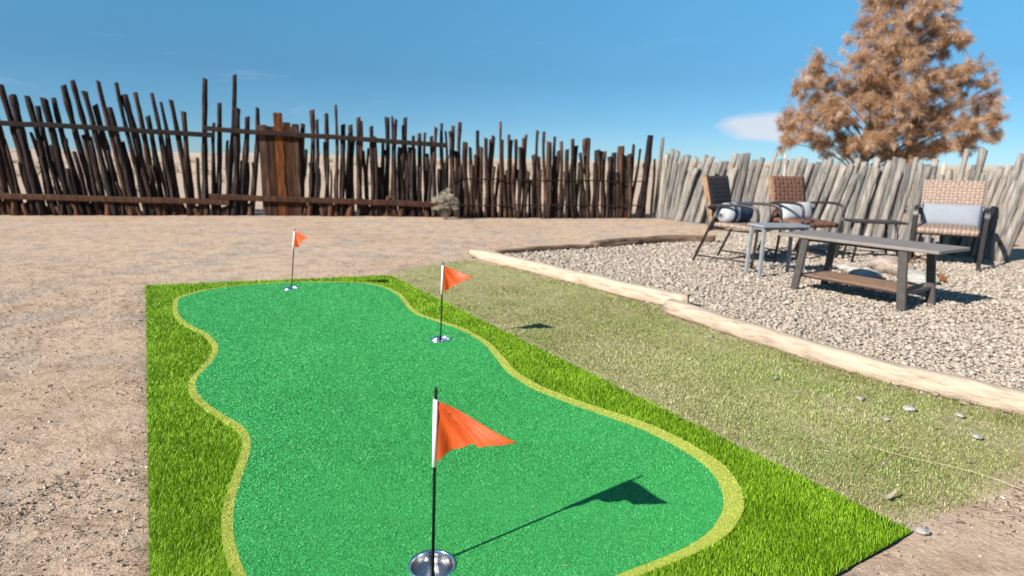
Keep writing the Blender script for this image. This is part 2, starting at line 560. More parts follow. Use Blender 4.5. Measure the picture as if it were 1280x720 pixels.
bs.inputs['Specular IOR Level'].default_value = .08
hh = math_n(nt, 'ADD', math_n(nt, 'MULTIPLY', noise(nt, v, 22, 8, .7), 1.0), math_n(nt, 'MULTIPLY', fine, .35))
bump(nt, hh, .8, .022, bs)
ground = np_mesh('ground', np.stack([X.ravel(), Y.ravel(), Z.ravel()], -1), [quads], m, smooth=True,
                 attrs={'lawn': lawn_w.ravel(), 'gravel': in_gr.astype(float).ravel()})
tag(ground, 'bare tan dirt ground of the yard reaching to the plain', 'ground', kind='structure')


# far low hills
def ridge(name, dist, hmin, hmax, seed, mat):
    az = np.linspace(-75, 75, 220)
    hh = hmin + (hmax - hmin) * np.clip((fbm(az * .06 + seed, az * 0 + seed, 4) - .3) * 1.8, 0, 1)
    a = np.radians(az)
    rows = []
    for k, (dr, hf) in enumerate(((-150, -.3), (-60, .45), (0, 1.0), (120, .7), (320, -.3))):
        rows.append(np.stack([np.sin(a) * (dist + dr), np.cos(a) * (dist + dr), hh * hf + (0 if hf < 0 else (fbm(az * .4 + k, az * 0, 3) - .5) * 2)], -1))
    vv = np.concatenate(rows)
    n = len(az)
    ix = np.arange(5 * n).reshape(5, n)
    q = np.stack([ix[:-1, :-1], ix[:-1, 1:], ix[1:, 1:], ix[1:, :-1]], -1).reshape(-1, 4)
    o = np_mesh(name, vv, [q], mat, smooth=True)
    return tag(o, 'low pale tan hills on the horizon behind the fence', 'hills', kind='structure')


ridge('hills', 1400, 6, 17, 3.0, mat_plain('dry_hills', (.34, .27, .2), (.48, .4, .31), .95, .02, 0, .3, 1.0, .05))

# ---------------------------------------------------------------- blades, stones
def blade_arrays(p, h, w, az, lean, seg_mid=.55):
    n = len(p)
    s = np.stack([np.cos(az + PI / 2), np.sin(az + PI / 2), np.zeros(n)], -1) * (w / 2)[:, None]
    l = np.stack([np.cos(az), np.sin(az), np.zeros(n)], -1)
    up = np.array([0, 0, 1.0])
    midp = p + l * (lean * h * .35)[:, None] + up * (h * seg_mid)[:, None]
    hz = h * np.sqrt(np.clip(1 - (lean * .8) ** 2, .08, 1))
    tip = p + l * (lean * h)[:, None] + up * hz[:, None]
    V = np.stack([p - s, p + s, midp - s * .85, midp + s * .85, tip], 1).reshape(-1, 3)
    b = np.arange(n)[:, None] * 5
    T = np.concatenate([b + np.array([0, 1, 3]), b + np.array([0, 3, 2]), b + np.array([2, 3, 4])])
    return V, T


def lod_points(poly, dmax, k, holes=(), box=None, dmin=0):
    """points thrown over a region, thinner with distance from where one stands"""
    P = np.array([(p[0], p[1]) for p in poly])
    x0, y0 = P.min(0); x1, y1 = P.max(0)
    y0 = max(y0, .55)
    pts, wd = [], []
    step = .5
    for by in np.arange(y0, y1, step):
        for bx in np.arange(x0, x1, step):
            cx, cy = bx + step / 2, by + step / 2
            if abs(cx) > .95 * cy + 1.0: continue        # outside what one could see, a step aside included
            d = math.hypot(cx, cy)
            den = max(min(dmax, k / d ** 2), dmin)
            n = rng.poisson(den * step * step)
            if not n: continue
            pts.append(np.stack([rng.uniform(bx, bx + step, n), rng.uniform(by, by + step, n)], -1))
            wd.append(np.full(n, math.sqrt(dmax / den)))
    p = np.concatenate(pts); w = np.concatenate(wd)
    ok = inside(poly, p[:, 0], p[:, 1])
    for hp in holes: ok &= ~inside(hp, p[:, 0], p[:, 1])
    return p[ok], w[ok]


def in_cup(p, r):
    k = np.zeros(len(p), dtype=bool)
    for c in CUPS: k |= np.hypot(p[:, 0] - c.x, p[:, 1] - c.y) < r
    return k


def flat_with_holes(outer, holes, z):
    loops = [[Vector((p[0], p[1], 0)) for p in outer]] + [[Vector((p[0], p[1], 0)) for p in h] for h in holes]
    tr = tessellate_polygon(loops)
    vs = [p for l in loops for p in l]
    V = np.array([(p.x, p.y, z) for p in vs])
    T = np.array(tr, dtype=int)
    a = V[T[:, 1]] - V[T[:, 0]]; b = V[T[:, 2]] - V[T[:, 0]]
    neg = (a[:, 0] * b[:, 1] - a[:, 1] * b[:, 0]) < 0
    T[neg] = T[neg][:, ::-1]
    return V, T


# ---------------------------------------------------------------- the putting mat
mc = (mFL + mFR + mNR + mNL) / 4
mat = empty('putting_mat', (mc.x, mc.y, 0), 0, 'rectangular artificial putting green mat with curvy green centre and bright turf border', 'putting green')
off = np.array([mc.x, mc.y, 0])


def part_of_mat(name, V, F_, material, rnd=None):
    return np_mesh(name, V - off, F_, material, mat, rnd=rnd)


def circle(c, r, n=40):
    return [(c.x + r * math.cos(2 * PI * i / n), c.y + r * math.sin(2 * PI * i / n)) for i in range(n)]


holes = [circle(c, CUP_R) for c in CUPS]
# putting surface with its short pile
V, T = flat_with_holes(GREEN, holes, .014)
p, w = lod_points(GREEN, 120000, 330000)
p = p[~in_cup(p, CUP_R + .002)]; w = w[:len(p)] if False else None
dd = np.hypot(p[:, 0], p[:, 1])
w = np.sqrt(120000 / np.minimum(120000, 330000 / dd ** 2))
n = len(p)
hgt = rng.uniform(.0020, .0042, n) * np.minimum(w, 1.2)
BV, BT = blade_arrays(np.column_stack([p, np.full(n, .0135)]), hgt, rng.uniform(.0018, .003, n) * w, rng.uniform(0, 2 * PI, n), rng.uniform(.5, 1.0, n))
rn = np.repeat(np.clip(rng.normal(.5, .16, n) + (fbm(p[:, 0] * 1.6, p[:, 1] * 1.6, 3) - .5) * .5, 0, 1), 5)
part_of_mat('putting_surface', np.concatenate([V, BV]), [np.concatenate([T, BT + len(V)])], M['pile_green'], np.concatenate([np.full(len(V), .42), rn]))
# fringe
inn = np.column_stack([gx, gy, np.full(len(gx), .0142)])
outr = np.array([(q.x, q.y, .0142) for q in FRINGE])
n = len(inn)
i0 = np.arange(n); i1 = (i0 + 1) % n
low_i = inn.copy(); low_i[:, 2] = .004
low_o = outr.copy(); low_o[:, 2] = .004
V = np.concatenate([inn, outr, low_i, low_o])
Q = np.concatenate([np.stack([i0, i1, i1 + n, i0 + n], -1), np.stack([i0, i0 + 2 * n, i1 + 2 * n, i1], -1), np.stack([i0 + n, i1 + n, i1 + 3 * n, i0 + 3 * n], -1)])
p, w = lod_points(FRINGE, 120000, 300000, holes=[GREEN])
n2 = len(p)
BV, BT = blade_arrays(np.column_stack([p, np.full(n2, .0138)]), rng.uniform(.0015, .0034, n2) * np.minimum(w, 1.2), rng.uniform(.0018, .003, n2) * w, rng.uniform(0, 2 * PI, n2), rng.uniform(.5, 1.0, n2))
fr_o = part_of_mat('fringe_border', np.concatenate([V, BV]), [Q, BT + len(V)], M['pile_lime'], np.concatenate([np.full(len(V), .45), np.repeat(np.clip(rng.normal(.5, .13, n2), 0, 1), 5)]))
fr_o.data.polygons.foreach_set('use_smooth', np.zeros(len(fr_o.data.polygons), dtype=bool))
# long turf round it
V, T = flat_with_holes(MAT, [FRINGE], .006)
part_of_mat('turf_backing', V, [T], M['turf_back'])
p, w = lod_points(MAT, 95000, 280000, holes=[FRINGE])
n = len(p)
az = rng.normal(2.6, 1.1, n) + (fbm(p[:, 0] * 6, p[:, 1] * 6, 2) - .5) * 2
edge = dist_poly(MAT, p[:, 0], p[:, 1])
hgt = rng.uniform(.011, .021, n) * (.75 + .5 * fbm(p[:, 0] * 9, p[:, 1] * 9, 2))
lean = np.clip(rng.normal(.62, .28, n), .05, 1.1)
BV, BT = blade_arrays(np.column_stack([p, np.full(n, .0055)]), hgt, rng.uniform(.0012, .0020, n) * w, az, lean)
part_of_mat('rough_turf', BV, [BT], M['rough_turf'], np.repeat(np.clip(rng.normal(.5, .23, n), 0, 1), 5))
# metal cups
for c in CUPS:
    b = MB()
    R_ = CUP_R
    b.lathe([(R_ + .004, .0135), (R_ + .003, .0175), (R_ - .0005, .0178), (R_ - .003, .014), (R_ - .0045, -.02), (R_ - .005, -.078), (R_ - .012, -.085), (.012, -.083), (.010, -.06), (.006, -.058), (.0055, -.075)], 40, (c.x - mc.x, c.y - mc.y, 0))
    b.build('cup', M['cup'], mat, True)


# ---------------------------------------------------------------- pin flags
def pin_flag(base, top, sl0, sl1, hoist_t, hoist_b, tip, label, amp, drop):
    """positions in the world; base is the foot of the pole inside the cup"""
    o = empty('pin_flag', base, 0, label, 'golf flag', 'pin flags on the putting mat')
    L = lambda q: Vector(q) - Vector(base)
    ax = (Vector(top) - Vector(base)).normalized()
    b = MB(); b.tube([L(base), L(top) - ax * .004, L(top)], [.0042, .0042, .0030], 10); b.build('pole', M['black_paint'], o, True)
    b = MB(); b.tube([L(sl1), L(sl0)], .0062, 12); b.build('sleeve', M['white_sleeve'], o, True)
    T_, B_, P_ = L(hoist_t), L(hoist_b), L(tip)
    nu, nv = 26, 18
    nrm = (P_ - T_).cross(B_ - T_).normalized()
    vs, fs = [], []
    for i in range(nu + 1):
        u = i / nu
        wu = (1 - u) ** 1.18 * (1 - drop * .5 * math.sin(PI * u))
        for j in range(nv + 1):
            vv = j / nv
            q = T_.lerp(P_, u) + (B_ - T_) * (wu * vv) + Vector((0, 0, 0))
            q += (B_ - T_) * (.035 * math.sin(PI * u))
            env = min(1, u * 6) * (1 - .5 * u)
            th = math.atan2(wu * vv, u + .02)
            off_ = amp * env * ((math.sin(th * 10.5 + .6) + .5 * math.sin(th * 19 + 2.0)) * (.35 + .9 * math.hypot(u, wu * vv)) + .7 * math.sin(u * 5 + vv))
            vs.append(q + nrm * off_ + ax.cross(nrm) * 0)
    for i in range(nu):
        for j in range(nv):
            a = i * (nv + 1) + j
            fs.append((a, a + 1, a + nv + 2, a + nv + 1))
    b = MB(); b.add(vs, fs)
    b.build('flag', M['flag'], o, True)
    return o


def pole_point(c, px, py):
    return at_depth(px, py, c.y)


c = CUPS[0]
pin_flag((c.x, c.y, -.076), pole_point(c, 545, 484), pole_point(c, 544.6, 499), pole_point(c, 543, 583), pole_point(c, 545.5, 500), pole_point(c, 543.5, 580), Vector((.022, 1.325, .392)),
         'near black pin with large orange triangular flag and white sleeve, tallest in the picture', .013, .55)
c = CUPS[1]
pin_flag((c.x, c.y, -.076), pole_point(c, 553.8, 328), pole_point(c, 553.6, 331.5), pole_point(c, 552, 368), pole_point(c, 554.5, 332), pole_point(c, 553.3, 366), at_depth(592, 346, c.y - .05),
         'middle black pin flag beside the right edge of the putting mat, orange pennant blown sideways', .010, .1)
c = CUPS[2]
pin_flag((c.x, c.y, -.076), pole_point(c, 368.5, 286.5), pole_point(c, 368.2, 289), pole_point(c, 366.2, 313), pole_point(c, 368.6, 288), pole_point(c, 366.6, 311), at_depth(385, 298, c.y - .1),
         'farthest and smallest pin flag at the back end of the putting mat', .016, .1)

# ---------------------------------------------------------------- lawn
MATG = [(q.x, q.y) for q in MAT]
p, w = lod_points(LAWN, 60000, 240000, holes=[MATG])
d_e = dist_poly(LAWN, p[:, 0], p[:, 1])
thin = fbm(p[:, 0] * 3.1 + 2, p[:, 1] * 3.1, 3)
ok = rng.random(len(p)) < np.clip(.35 + d_e / .15, 0, 1) * np.clip((thin - .15) * 3.6, .5, 1)
p, w = p[ok], w[ok]
n = len(p)
hgt = rng.uniform(.006, .016, n) * (.6 + .8 * fbm(p[:, 0] * 5, p[:, 1] * 5, 2))
by_log = np.clip(1 - dist_poly(LOGA + LOGB[:-1], p[:, 0], p[:, 1], False) / .25, 0, 1)
hgt *= 1 + .6 * by_log
rr = np.clip(rng.normal(.5, .24, n) + (fbm(p[:, 0] * 1.6 + 7, p[:, 1] * 1.6, 3) - .5) * .5 - .18 * by_log, 0, 1)
BV, BT = blade_arrays(np.column_stack([p, np.full(n, -.002)]), hgt, rng.uniform(.0014, .0025, n) * w, rng.uniform(0, 2 * PI, n), np.clip(rng.normal(.6, .25, n), .1, 1))
lawn = np_mesh('lawn_grass', BV, [BT], M['lawn'], rnd=np.repeat(rr, 5))
tag(lawn, 'short dry olive grass between the putting mat and the timbers', 'lawn', kind='stuff')

# ---------------------------------------------------------------- stones
def ico():
    t = (1 + 5 ** .5) / 2
    v = np.array([(-1, t, 0), (1, t, 0), (-1, -t, 0), (1, -t, 0), (0, -1, t), (0, 1, t), (0, -1, -t), (0, 1, -t), (t, 0, -1), (t, 0, 1), (-t, 0, -1), (-t, 0, 1)], float)
    v /= np.linalg.norm(v[0])
    f = np.array([(0, 11, 5), (0, 5, 1), (0, 1, 7), (0, 7, 10), (0, 10, 11), (1, 5, 9), (5, 11, 4), (11, 10, 2), (10, 7, 6), (7, 1, 8), (3, 9, 4), (3, 4, 2), (3, 2, 6), (3, 6, 8), (3, 8, 9), (4, 9, 5), (2, 4, 11), (6, 2, 10), (8, 6, 7), (9, 8, 1)])
    return v, f


ICO_V, ICO_F = ico()


def stones(pos, size, flat=(.45, .8), jit=.22):
    n = len(pos)
    v = ICO_V[None] * (1 + rng.uniform(-jit, jit, (n, 12, 1)))
    sc = np.stack([np.ones(n), rng.uniform(.6, 1, n), rng.uniform(*flat, n)], -1) * size[:, None]
    v = v * sc[:, None, :]
    tl_ = rng.normal(0, .35, n)
    ct, st_ = np.cos(tl_)[:, None], np.sin(tl_)[:, None]
    y, z = v[..., 1] * ct - v[..., 2] * st_, v[..., 1] * st_ + v[..., 2] * ct
    a = rng.uniform(0, 2 * PI, n)[:, None]
    x2, y2 = v[..., 0] * np.cos(a) - y * np.sin(a), v[..., 0] * np.sin(a) + y * np.cos(a)
    v = np.stack([x2, y2, z], -1) + pos[:, None, :]
    f = (ICO_F[None] + (np.arange(n) * 12)[:, None, None]).reshape(-1, 3)
    return v.reshape(-1, 3), f


p, w = lod_points(GRAVEL, 7500, 76000, dmin=1500)
ok = dist_poly(LOGA + LOGB, p[:, 0], p[:, 1], False) > .035
p, w = p[ok], w[ok]
n = len(p)
sz = rng.lognormal(math.log(.0076), .38, n) * np.minimum(w, 2.2) ** .6
V, T = stones(np.column_stack([p, rng.uniform(-.010, .006, n) + (fbm(p[:, 0] * 2, p[:, 1] * 2, 2) - .5) * .012]), sz, (.32, .6))
gv = np_mesh('gravel', V, [T], M['gravel'], rnd=np.repeat(np.clip(rng.normal(.5, .25, n), 0, 1), 12))
tag(gv, 'pale beige gravel bed under the patio furniture', 'gravel', kind='stuff')

# crumbs and litter on the bare dirt
DIRT = [(-7, .6), (3.2, .6), (3.2, 3.0), (4.5, 14), (-12, 12.5), (-9, 8)]
p, w = lod_points(DIRT, 3600, 7000, holes=[MATG, [(q.x, q.y) for q in GRAVEL]], dmin=60)
deb = fbm(p[:, 0] * 1.3 + 9, p[:, 1] * 1.3 + 4, 3)
inl = inside(LAWN, p[:, 0], p[:, 1])
ok = (rng.random(len(p)) < np.clip((deb - .34) * 4.5, .08, 1)) & (~inl | (rng.random(len(p)) < .04))
p, w = p[ok], w[ok]
n = len(p)
zz = ground_height(p[:, 0], p[:, 1]) * np.clip(dist_poly(MAT, p[:, 0], p[:, 1]) / .12, 0, 1)
sz = np.clip(rng.lognormal(math.log(.0024), .45, n), .001, .0048) * np.minimum(w, 1.8)
V, T = stones(np.column_stack([p, zz + sz * .25]), sz)
o = np_mesh('dirt_crumbs', V, [T], M['clods'], rnd=np.repeat(rng.random(n) ** 1.1, 12))
tag(o, 'loose crumbs and grit lying on the bare dirt', 'grit', kind='stuff')

p, w = lod_points(DIRT, 15000, 20000, holes=[MATG, [(q.x, q.y) for q in GRAVEL]], dmin=60)
deb = fbm(p[:, 0] * 1.3 + 9, p[:, 1] * 1.3 + 4, 3) + .16 * (p[:, 0] > .4) * (p[:, 1] < 2.4)
inl = inside(LAWN, p[:, 0], p[:, 1])
ok = (rng.random(len(p)) < np.clip((deb - .36) * 5, .08, 1)) & (~inl | (rng.random(len(p)) < .10))
p, w = p[ok], w[ok]
n = len(p)
zz = ground_height(p[:, 0], p[:, 1]) * np.clip(dist_poly(MAT, p[:, 0], p[:, 1]) / .12, 0, 1)
zz = np.where(inside(LAWN, p[:, 0], p[:, 1]), .006, zz)
pg, wg = lod_points(GREEN, 26, 120)
pg = pg[~in_cup(pg, .07)]
zz = np.concatenate([zz, np.full(len(pg), .0165)])
p = np.concatenate([p, pg]); w = np.concatenate([w, np.ones(len(pg))]); n = len(p)
ln = rng.lognormal(math.log(.0075), .5, n).clip(.003, .032) * np.minimum(w, 1.5); a = rng.uniform(0, 2 * PI, n); wd = rng.uniform(.0006, .0013, n) * np.minimum(w, 2.2)
dx, dy = np.cos(a), np.sin(a)
z0 = zz + rng.uniform(.001, .005, n); z1 = zz + rng.uniform(.001, .011, n); zm = (z0 + z1) / 2 + rng.uniform(0, .004, n)
bend = rng.normal(0, .12, n) * ln
P0 = np.stack([p[:, 0] - dx * ln / 2, p[:, 1] - dy * ln / 2, z0], -1)
P1 = np.stack([p[:, 0] - dy * bend, p[:, 1] + dx * bend, zm], -1)
P2 = np.stack([p[:, 0] + dx * ln / 2, p[:, 1] + dy * ln / 2, z1], -1)
S = np.stack([-dy * wd / 2, dx * wd / 2, np.zeros(n)], -1); Uw = np.zeros((n, 3)); Uw[:, 2] = wd
V = np.stack([P0 - S, P0 + S, P0 + Uw, P1 - S, P1 + S, P1 + Uw, P2 - S, P2 + S, P2 + Uw], 1).reshape(-1, 3)
b9 = np.arange(n)[:, None] * 9
Q = np.concatenate([b9 + np.array(q) for q in ([0, 1, 4, 3], [1, 2, 5, 4], [2, 0, 3, 5], [3, 4, 7, 6], [4, 5, 8, 7], [5, 3, 6, 8])])
o = np_mesh('straw_litter', V, [Q], M['litter'], rnd=np.repeat(rng.random(n), 9))
tag(o, 'dry straw and twig bits littering the dirt', 'litter', kind='stuff')


def one_stone(name, px, py, size, mat_, label, cat='stone', flat=.6, z=0.0, group=None):
    c = G(px, py, z)
    if size < .05: size *= .72
    import bmesh
    bm = bmesh.new()
    bmesh.ops.create_icosphere(bm, subdivisions=3, radius=size)
    s = random.uniform(0, 50)
    for vv in bm.verts:
        q = vv.co / size
        nn = fbm(np.array([q.x * 1.3 + s + q.z]), np.array([q.y * 1.3 + s - q.z * .7]), 3)[0]
        vv.co *= .62 + .75 * nn
        vv.co.z *= flat
        vv.co.x *= 1.2
    bm.verts.ensure_lookup_table()
    zmin = min(vv.co.z for vv in bm.verts)
    me = bpy.data.meshes.new(name)
    bm.to_mesh(me); bm.free()
    me.materials.append(mat_)
    o = bpy.data.objects.new(name, me)
    o.location = (c.x, c.y, z - zmin * .75)
    o.rotation_euler = (0, 0, random.uniform(0, 6))
    link(o)
    tag(o, label, cat, group)
    return o


SG = 'pale stones lying on the dry grass'
for px, py, s, lab in [(888, 421, .016, 'white pebble close to the left end of the near timber'), (970, 473, .015, 'flat pale stone in the middle of the dry grass'),
                       (1075, 499, .022, 'rough pale stone in the grass below the near timber'), (1107, 525, .020, 'rounded cream stone lowest of the trio near the timber'),
                       (1136, 513, .030, 'largest white stone, in the trio near the timber'), (1200, 521, .026, 'flat white stone close against the near timber'),
                       (1221, 548, .026, 'grey flat stone on the worn grass by the right edge'), (1154, 666, .020, 'white pebble on the dirt at the near right corner of the mat')]:
    one_stone('stone', px, py, s, M['stone_pale'], lab, 'stone', .5, .006, SG)
for px, py, s, lab in [(1168, 494, .020, 'dark grey stone touching the near timber'), (1204, 505, .022, 'mid grey stone tucked under the near timber')]:
    one_stone('stone', px, py, s, M['stone_brown'], lab, 'stone', .6, .004, 'grey stones beside the near timber')

b = MB()
b.tube(smooth_path([G(1083, 556, .03), G(1130, 570, .032), G(1190, 583, .03), G(1240, 597, .028), G(1290, 617, .02)], 5), .0006, 6)
tag(b.build('straw_stalk', M['straw'], None, True), 'long pale straw stalk lying across the grass', 'straw')
b = MB()
c = G(1109, 622, .02)
vs = []
for i in range(9):
    for j in range(4):
        u, v_ = i / 8 - .5, j / 3 - .5
        vs.append((c.x + u * .06, c.y + v_ * .018 * math.cos(u * 2.8) + u * .015, c.z + .012 * math.cos(v_ * 3) + .012 * u * u * 6))
b.add(vs, [(i * 4 + j, i * 4 + j + 4, i * 4 + j + 5, i * 4 + j + 1) for i in range(8) for j in range(3)])
tag(b.build('dry_leaf', M['dry_leaf'], None, True), 'curled dry leaf on the grass beside the mat', 'leaf')

# ---------------------------------------------------------------- landscape timbers
def timber(name, pts, rad, flat_h, mat_, label, group, round_start=False, sink=.01, extra=None):
    """a half-round landscape timber laid along ground points"""
    P = smooth_path(pts, 8)
    org = P[0].copy()
    k = 16
    vs, fs = [], []
    s0 = random.uniform(0, 30)
    for i, q in enumerate(P):
        d = (P[min(i + 1, len(P) - 1)] - P[max(i - 1, 0)]).normalized()
        x = Vector((d.y, -d.x, 0)).normalized()
        sc = 1.0
        if round_start and i < 4: sc = (.45, .75, .92, 1)[i]
        nn = vnoise(np.array([i * .45 + s0]), np.array([s0]))[0] - .5
        for j in range(k):
            a = 2 * PI * j / k
            cx, sz_ = math.cos(a), math.sin(a)
            # flattened top and bottom
            px_ = max(-.94, min(.94, cx * 1.1)); pz = max(-.80, min(.82, sz_))
            r = rad * sc * (1 + .06 * nn + .04 * (vnoise(np.array([i * .8 + s0]), np.array([j * .9]))[0] - .5))
            vs.append(q - org + x * (px_ * r) + Vector((0, 0, flat_h * .5 - sink + pz * r * flat_h / (1.62 * rad) + .01 * nn)))
    n_ = len(P)
    for i in range(n_ - 1):
        for j in range(k):
            e = (j + 1) % k
            fs.append((i * k + j, i * k + e, i * k + k + e, i * k + k + j))
    fs.append(tuple(range(k - 1, -1, -1))); fs.append(tuple((n_ - 1) * k + j for j in range(k)))
    e_ = P[-1] - P[0]
    th = math.atan2(e_.y, e_.x)
    R_ = Matrix.Rotation(-th, 3, 'Z')
    b = MB(); b.add([R_ @ q for q in vs], fs)
    o = b.build(name, mat_, None, True)
    o.location = org
    o.rotation_euler = (0, 0, th)
    # sharp ends
    o.data.polygons[len(fs) - 1].use_smooth = False
    o.data.polygons[len(fs) - 2].use_smooth = False
    o.data.materials.append(M['log_end'])
    o.data.polygons[len(fs) - 1].material_index = 1
    tag(o, label, 'timber', group)
    return o


def shift(pts, d):
    """move a ground line sideways, away from the viewer"""
    out = []
    for i, q in enumerate(pts):
        t = (pts[min(i + 1, len(pts) - 1)] - pts[max(i - 1, 0)]).normalized()
        out.append(q + Vector((-t.y, t.x, 0)) * d)
    return out


timber('landscape_timber', shift(LOGA, .05)[:-1] + [shift(LOGA, .115)[-1], shift(LOGA, .16)[-1] + (LOGA[-1] - LOGA[-2]).normalized() * .10], .055, .115, M['log'], 'far pale peeled timber edging the gravel, with a rounded end by the dirt', 'pale timbers edging the gravel', True)
timber('landscape_timber', shift(LOGB, .05), .052, .105, M['log'], 'near pale peeled timber edging the gravel, running out of the picture', 'pale timbers edging the gravel')
timber('edging_timber', shift(EDGE[:4], 0), .035, .06, M['old_log'], 'thin dark timber half buried along the back of the gravel', 'dark timbers along the back of the gravel')
timber('edging_timber', shift([G(742, 310), G(800, 305), G(845, 302.5), G(893, 303)], 0.02), .05, .10, M['old_log'], 'thick brown round timber at the back of the gravel beside the left chair', 'dark timbers along the back of the gravel')

# ---------------------------------------------------------------- fences
def picket(parent, base, top, rad, mat_, bend=.02, n=9, chop=None):
    base, top = Vector(base), Vector(top)
    L = (top - base).length
    d = (top - base).normalized()
    rings = max(6, int(L / .14))
    off1 = Vector((random.uniform(-1, 1), random.uniform(-.5, .5), 0)) * bend
    off2 = Vector((random.uniform(-1, 1), random.uniform(-.5, .5), 0)) * bend * .6
    pts, rad_ = [], []
    tap = random.uniform(.72, 1.0)
    s = random.uniform(0, 99)
    for i in range(rings + 1):
        t = i / rings
        pts.append(Vector((0, 0, -.06)) + (top - base) * t + off1 * math.sin(PI * t) + off2 * math.sin(2 * PI * t))
        rad_.append(rad * (1.08 - (1.08 - tap) * t) * (.80 + .42 * vnoise(np.array([t * L * 4 + s]), np.array([s]))[0]))
    b = MB()
    b.tube(pts, rad_, n, True, .06)
    # cut the top askew
    kx, ky = random.uniform(-.45, .45), random.uniform(-.4, .4)
    for j in range(n):
        q = Vector(b.v[-n + j]); e = q - pts[-1]
        b.v[-n + j] = tuple(q + d * (e.x * kx + e.y * ky))
    o = b.build('picket', mat_, parent, True)
    for pg in o.data.polygons[-2:]: pg.use_smooth = False
    o.location = base - parent.location
    return o


A0, A1 = G(-40, 268), G(562, 271.3)
B1 = G(822, 273.5)
C1 = G(1280, 330)
dirC = (C1 - B1).normalized()


def fence_picket(parent, P0, P1, xt, yt, xb, wpx, mat_, dj=.05, bend=.02):
    """upright stick seen with its top at (xt, yt) and its foot at column xb"""
    nrm = Vector((P1.y - P0.y, -(P1.x - P0.x), 0)).normalized()
    d = random.uniform(-dj, dj)
    a, b = P0 + nrm * d, P1 + nrm * d
    top = on_plane(xt, yt, a, b)
    foot = on_plane(xb, 250, a, b); foot.z = 0
    depth = (ROT.transposed() @ (foot - Vector((0, 0, H)))).z * -1
    return picket(parent, foot, top, .5 * wpx * depth / F, mat_, bend)


def lerp_tab(x, xs_, ys_): return float(np.interp(x, xs_, ys_))


AM = A0.lerp(A1, .5)
fl = empty('railed_fence', (A0.lerp(A1, .25).x, A0.lerp(A1, .25).y, 0), 0, 'dark brown railed stick fence whose sticks all lean to one side, no board panel', 'fence', 'stick fences round the yard')
fa = empty('railed_fence', (A0.lerp(A1, .75).x, A0.lerp(A1, .75).y, 0), 0, 'dark brown railed stick fence with upright sticks and a rusty board panel', 'fence', 'stick fences round the yard')
tops_a = [(-28, 96, 8), (-16, 108, 8), (0, 103, 10), (15, 115.5, 8.5), (33, 115.5, 6.5), (46.5, 128.5, 8), (54, 119, 8), (66.5, 119, 6.5), (78.5, 102, 7.5), (89.7, 96.5, 7), (105, 110, 8.5), (118, 126.5, 8),
          (121.7, 96.5, 6.5), (136.5, 130, 8), (144.5, 99, 6), (154.7, 115, 9.5), (168.5, 112, 7.5), (184, 140.5, 6), (189, 112, 6), (200.5, 123, 6), (213.3, 121, 6.5), (229, 135, 7),
          (256, 94, 7.5), (267, 149, 3.5), (274, 125, 6.5), (293, 90, 6), (296.5, 131, 8), (309, 141.5, 7.5), (321.5, 130.5, 6),
          (378.5, 151, 7.5), (389.7, 133, 6), (396, 145, 5.5), (407.7, 138, 5.5), (419.4, 127, 4.2), (428.5, 151.5, 6.5), (437.7, 152, 5.5), (448, 142.5, 6), (451.6, 146.5, 5), (463.8, 153.5, 6.5), (468, 166, 4.5),
          (483.6, 142.5, 5.5), (490, 141.5, 4.5), (495, 145, 4.5), (503.5, 153, 4.5), (506.4, 143, 5.5), (516.6, 165.5, 5.5), (524, 163, 5.5), (531, 162, 4), (539, 166, 5.5), (545, 155, 4.8), (552, 150.5, 5.8), (562, 160, 5)]
leanx = [-40, 100, 150, 215, 245, 262, 300, 330, 400, 560]
leanv = [38, 36, 32, 24, -2, -1, -9, -12, 0, 1]
for xt, yt, wpx in tops_a:
    hfrac = (268 - yt) / 150
    xb = xt + lerp_tab(xt, leanx, leanv) * hfrac + random.uniform(-2, 2)
    fence_picket(fl if xb < 262 else fa, A0, A1, xt, yt, xb, wpx * random.uniform(.86, 1.02), random.choice([M['dark_wood'], M['dark_wood'], M['brown_wood']]), .06, .03)
# shorter sticks between them that end near the rails
fill = [(x, 'tall') for x in np.arange(-30, 318, 6.6)] + [(x, 'tall') for x in np.arange(379, 560, 6.2)] + [(x, 'low') for x in np.arange(-34, 322, 10.5)] + [(x, 'low') for x in np.arange(378, 556, 10.5)]
for xb, kind in fill:
    low = kind == 'low'
    if low: yt = random.uniform(243, 256)
    else: yt = random.uniform(150, 200) + .02 * xb if random.random() < .85 else random.uniform(195, 230)
    hf = (268 - yt) / 150
    x_ = xb + random.uniform(-3, 3)
    fence_picket(fl if x_ < 262 else fa, A0, A1, x_ - lerp_tab(x_ - 18, leanx, leanv) * hf + random.uniform(-2, 2), yt, x_, random.uniform(6, 9.5) if low else random.uniform(3.2, 5.6), M['low_rail_wood'] if low else random.choice([M['dark_wood'], M['dark_wood'], M['brown_wood']]), .07, .04)
fn = Vector((A1.y - A0.y, -(A1.x - A0.x), 0)).normalized()
if fn.y > 0: fn = -fn


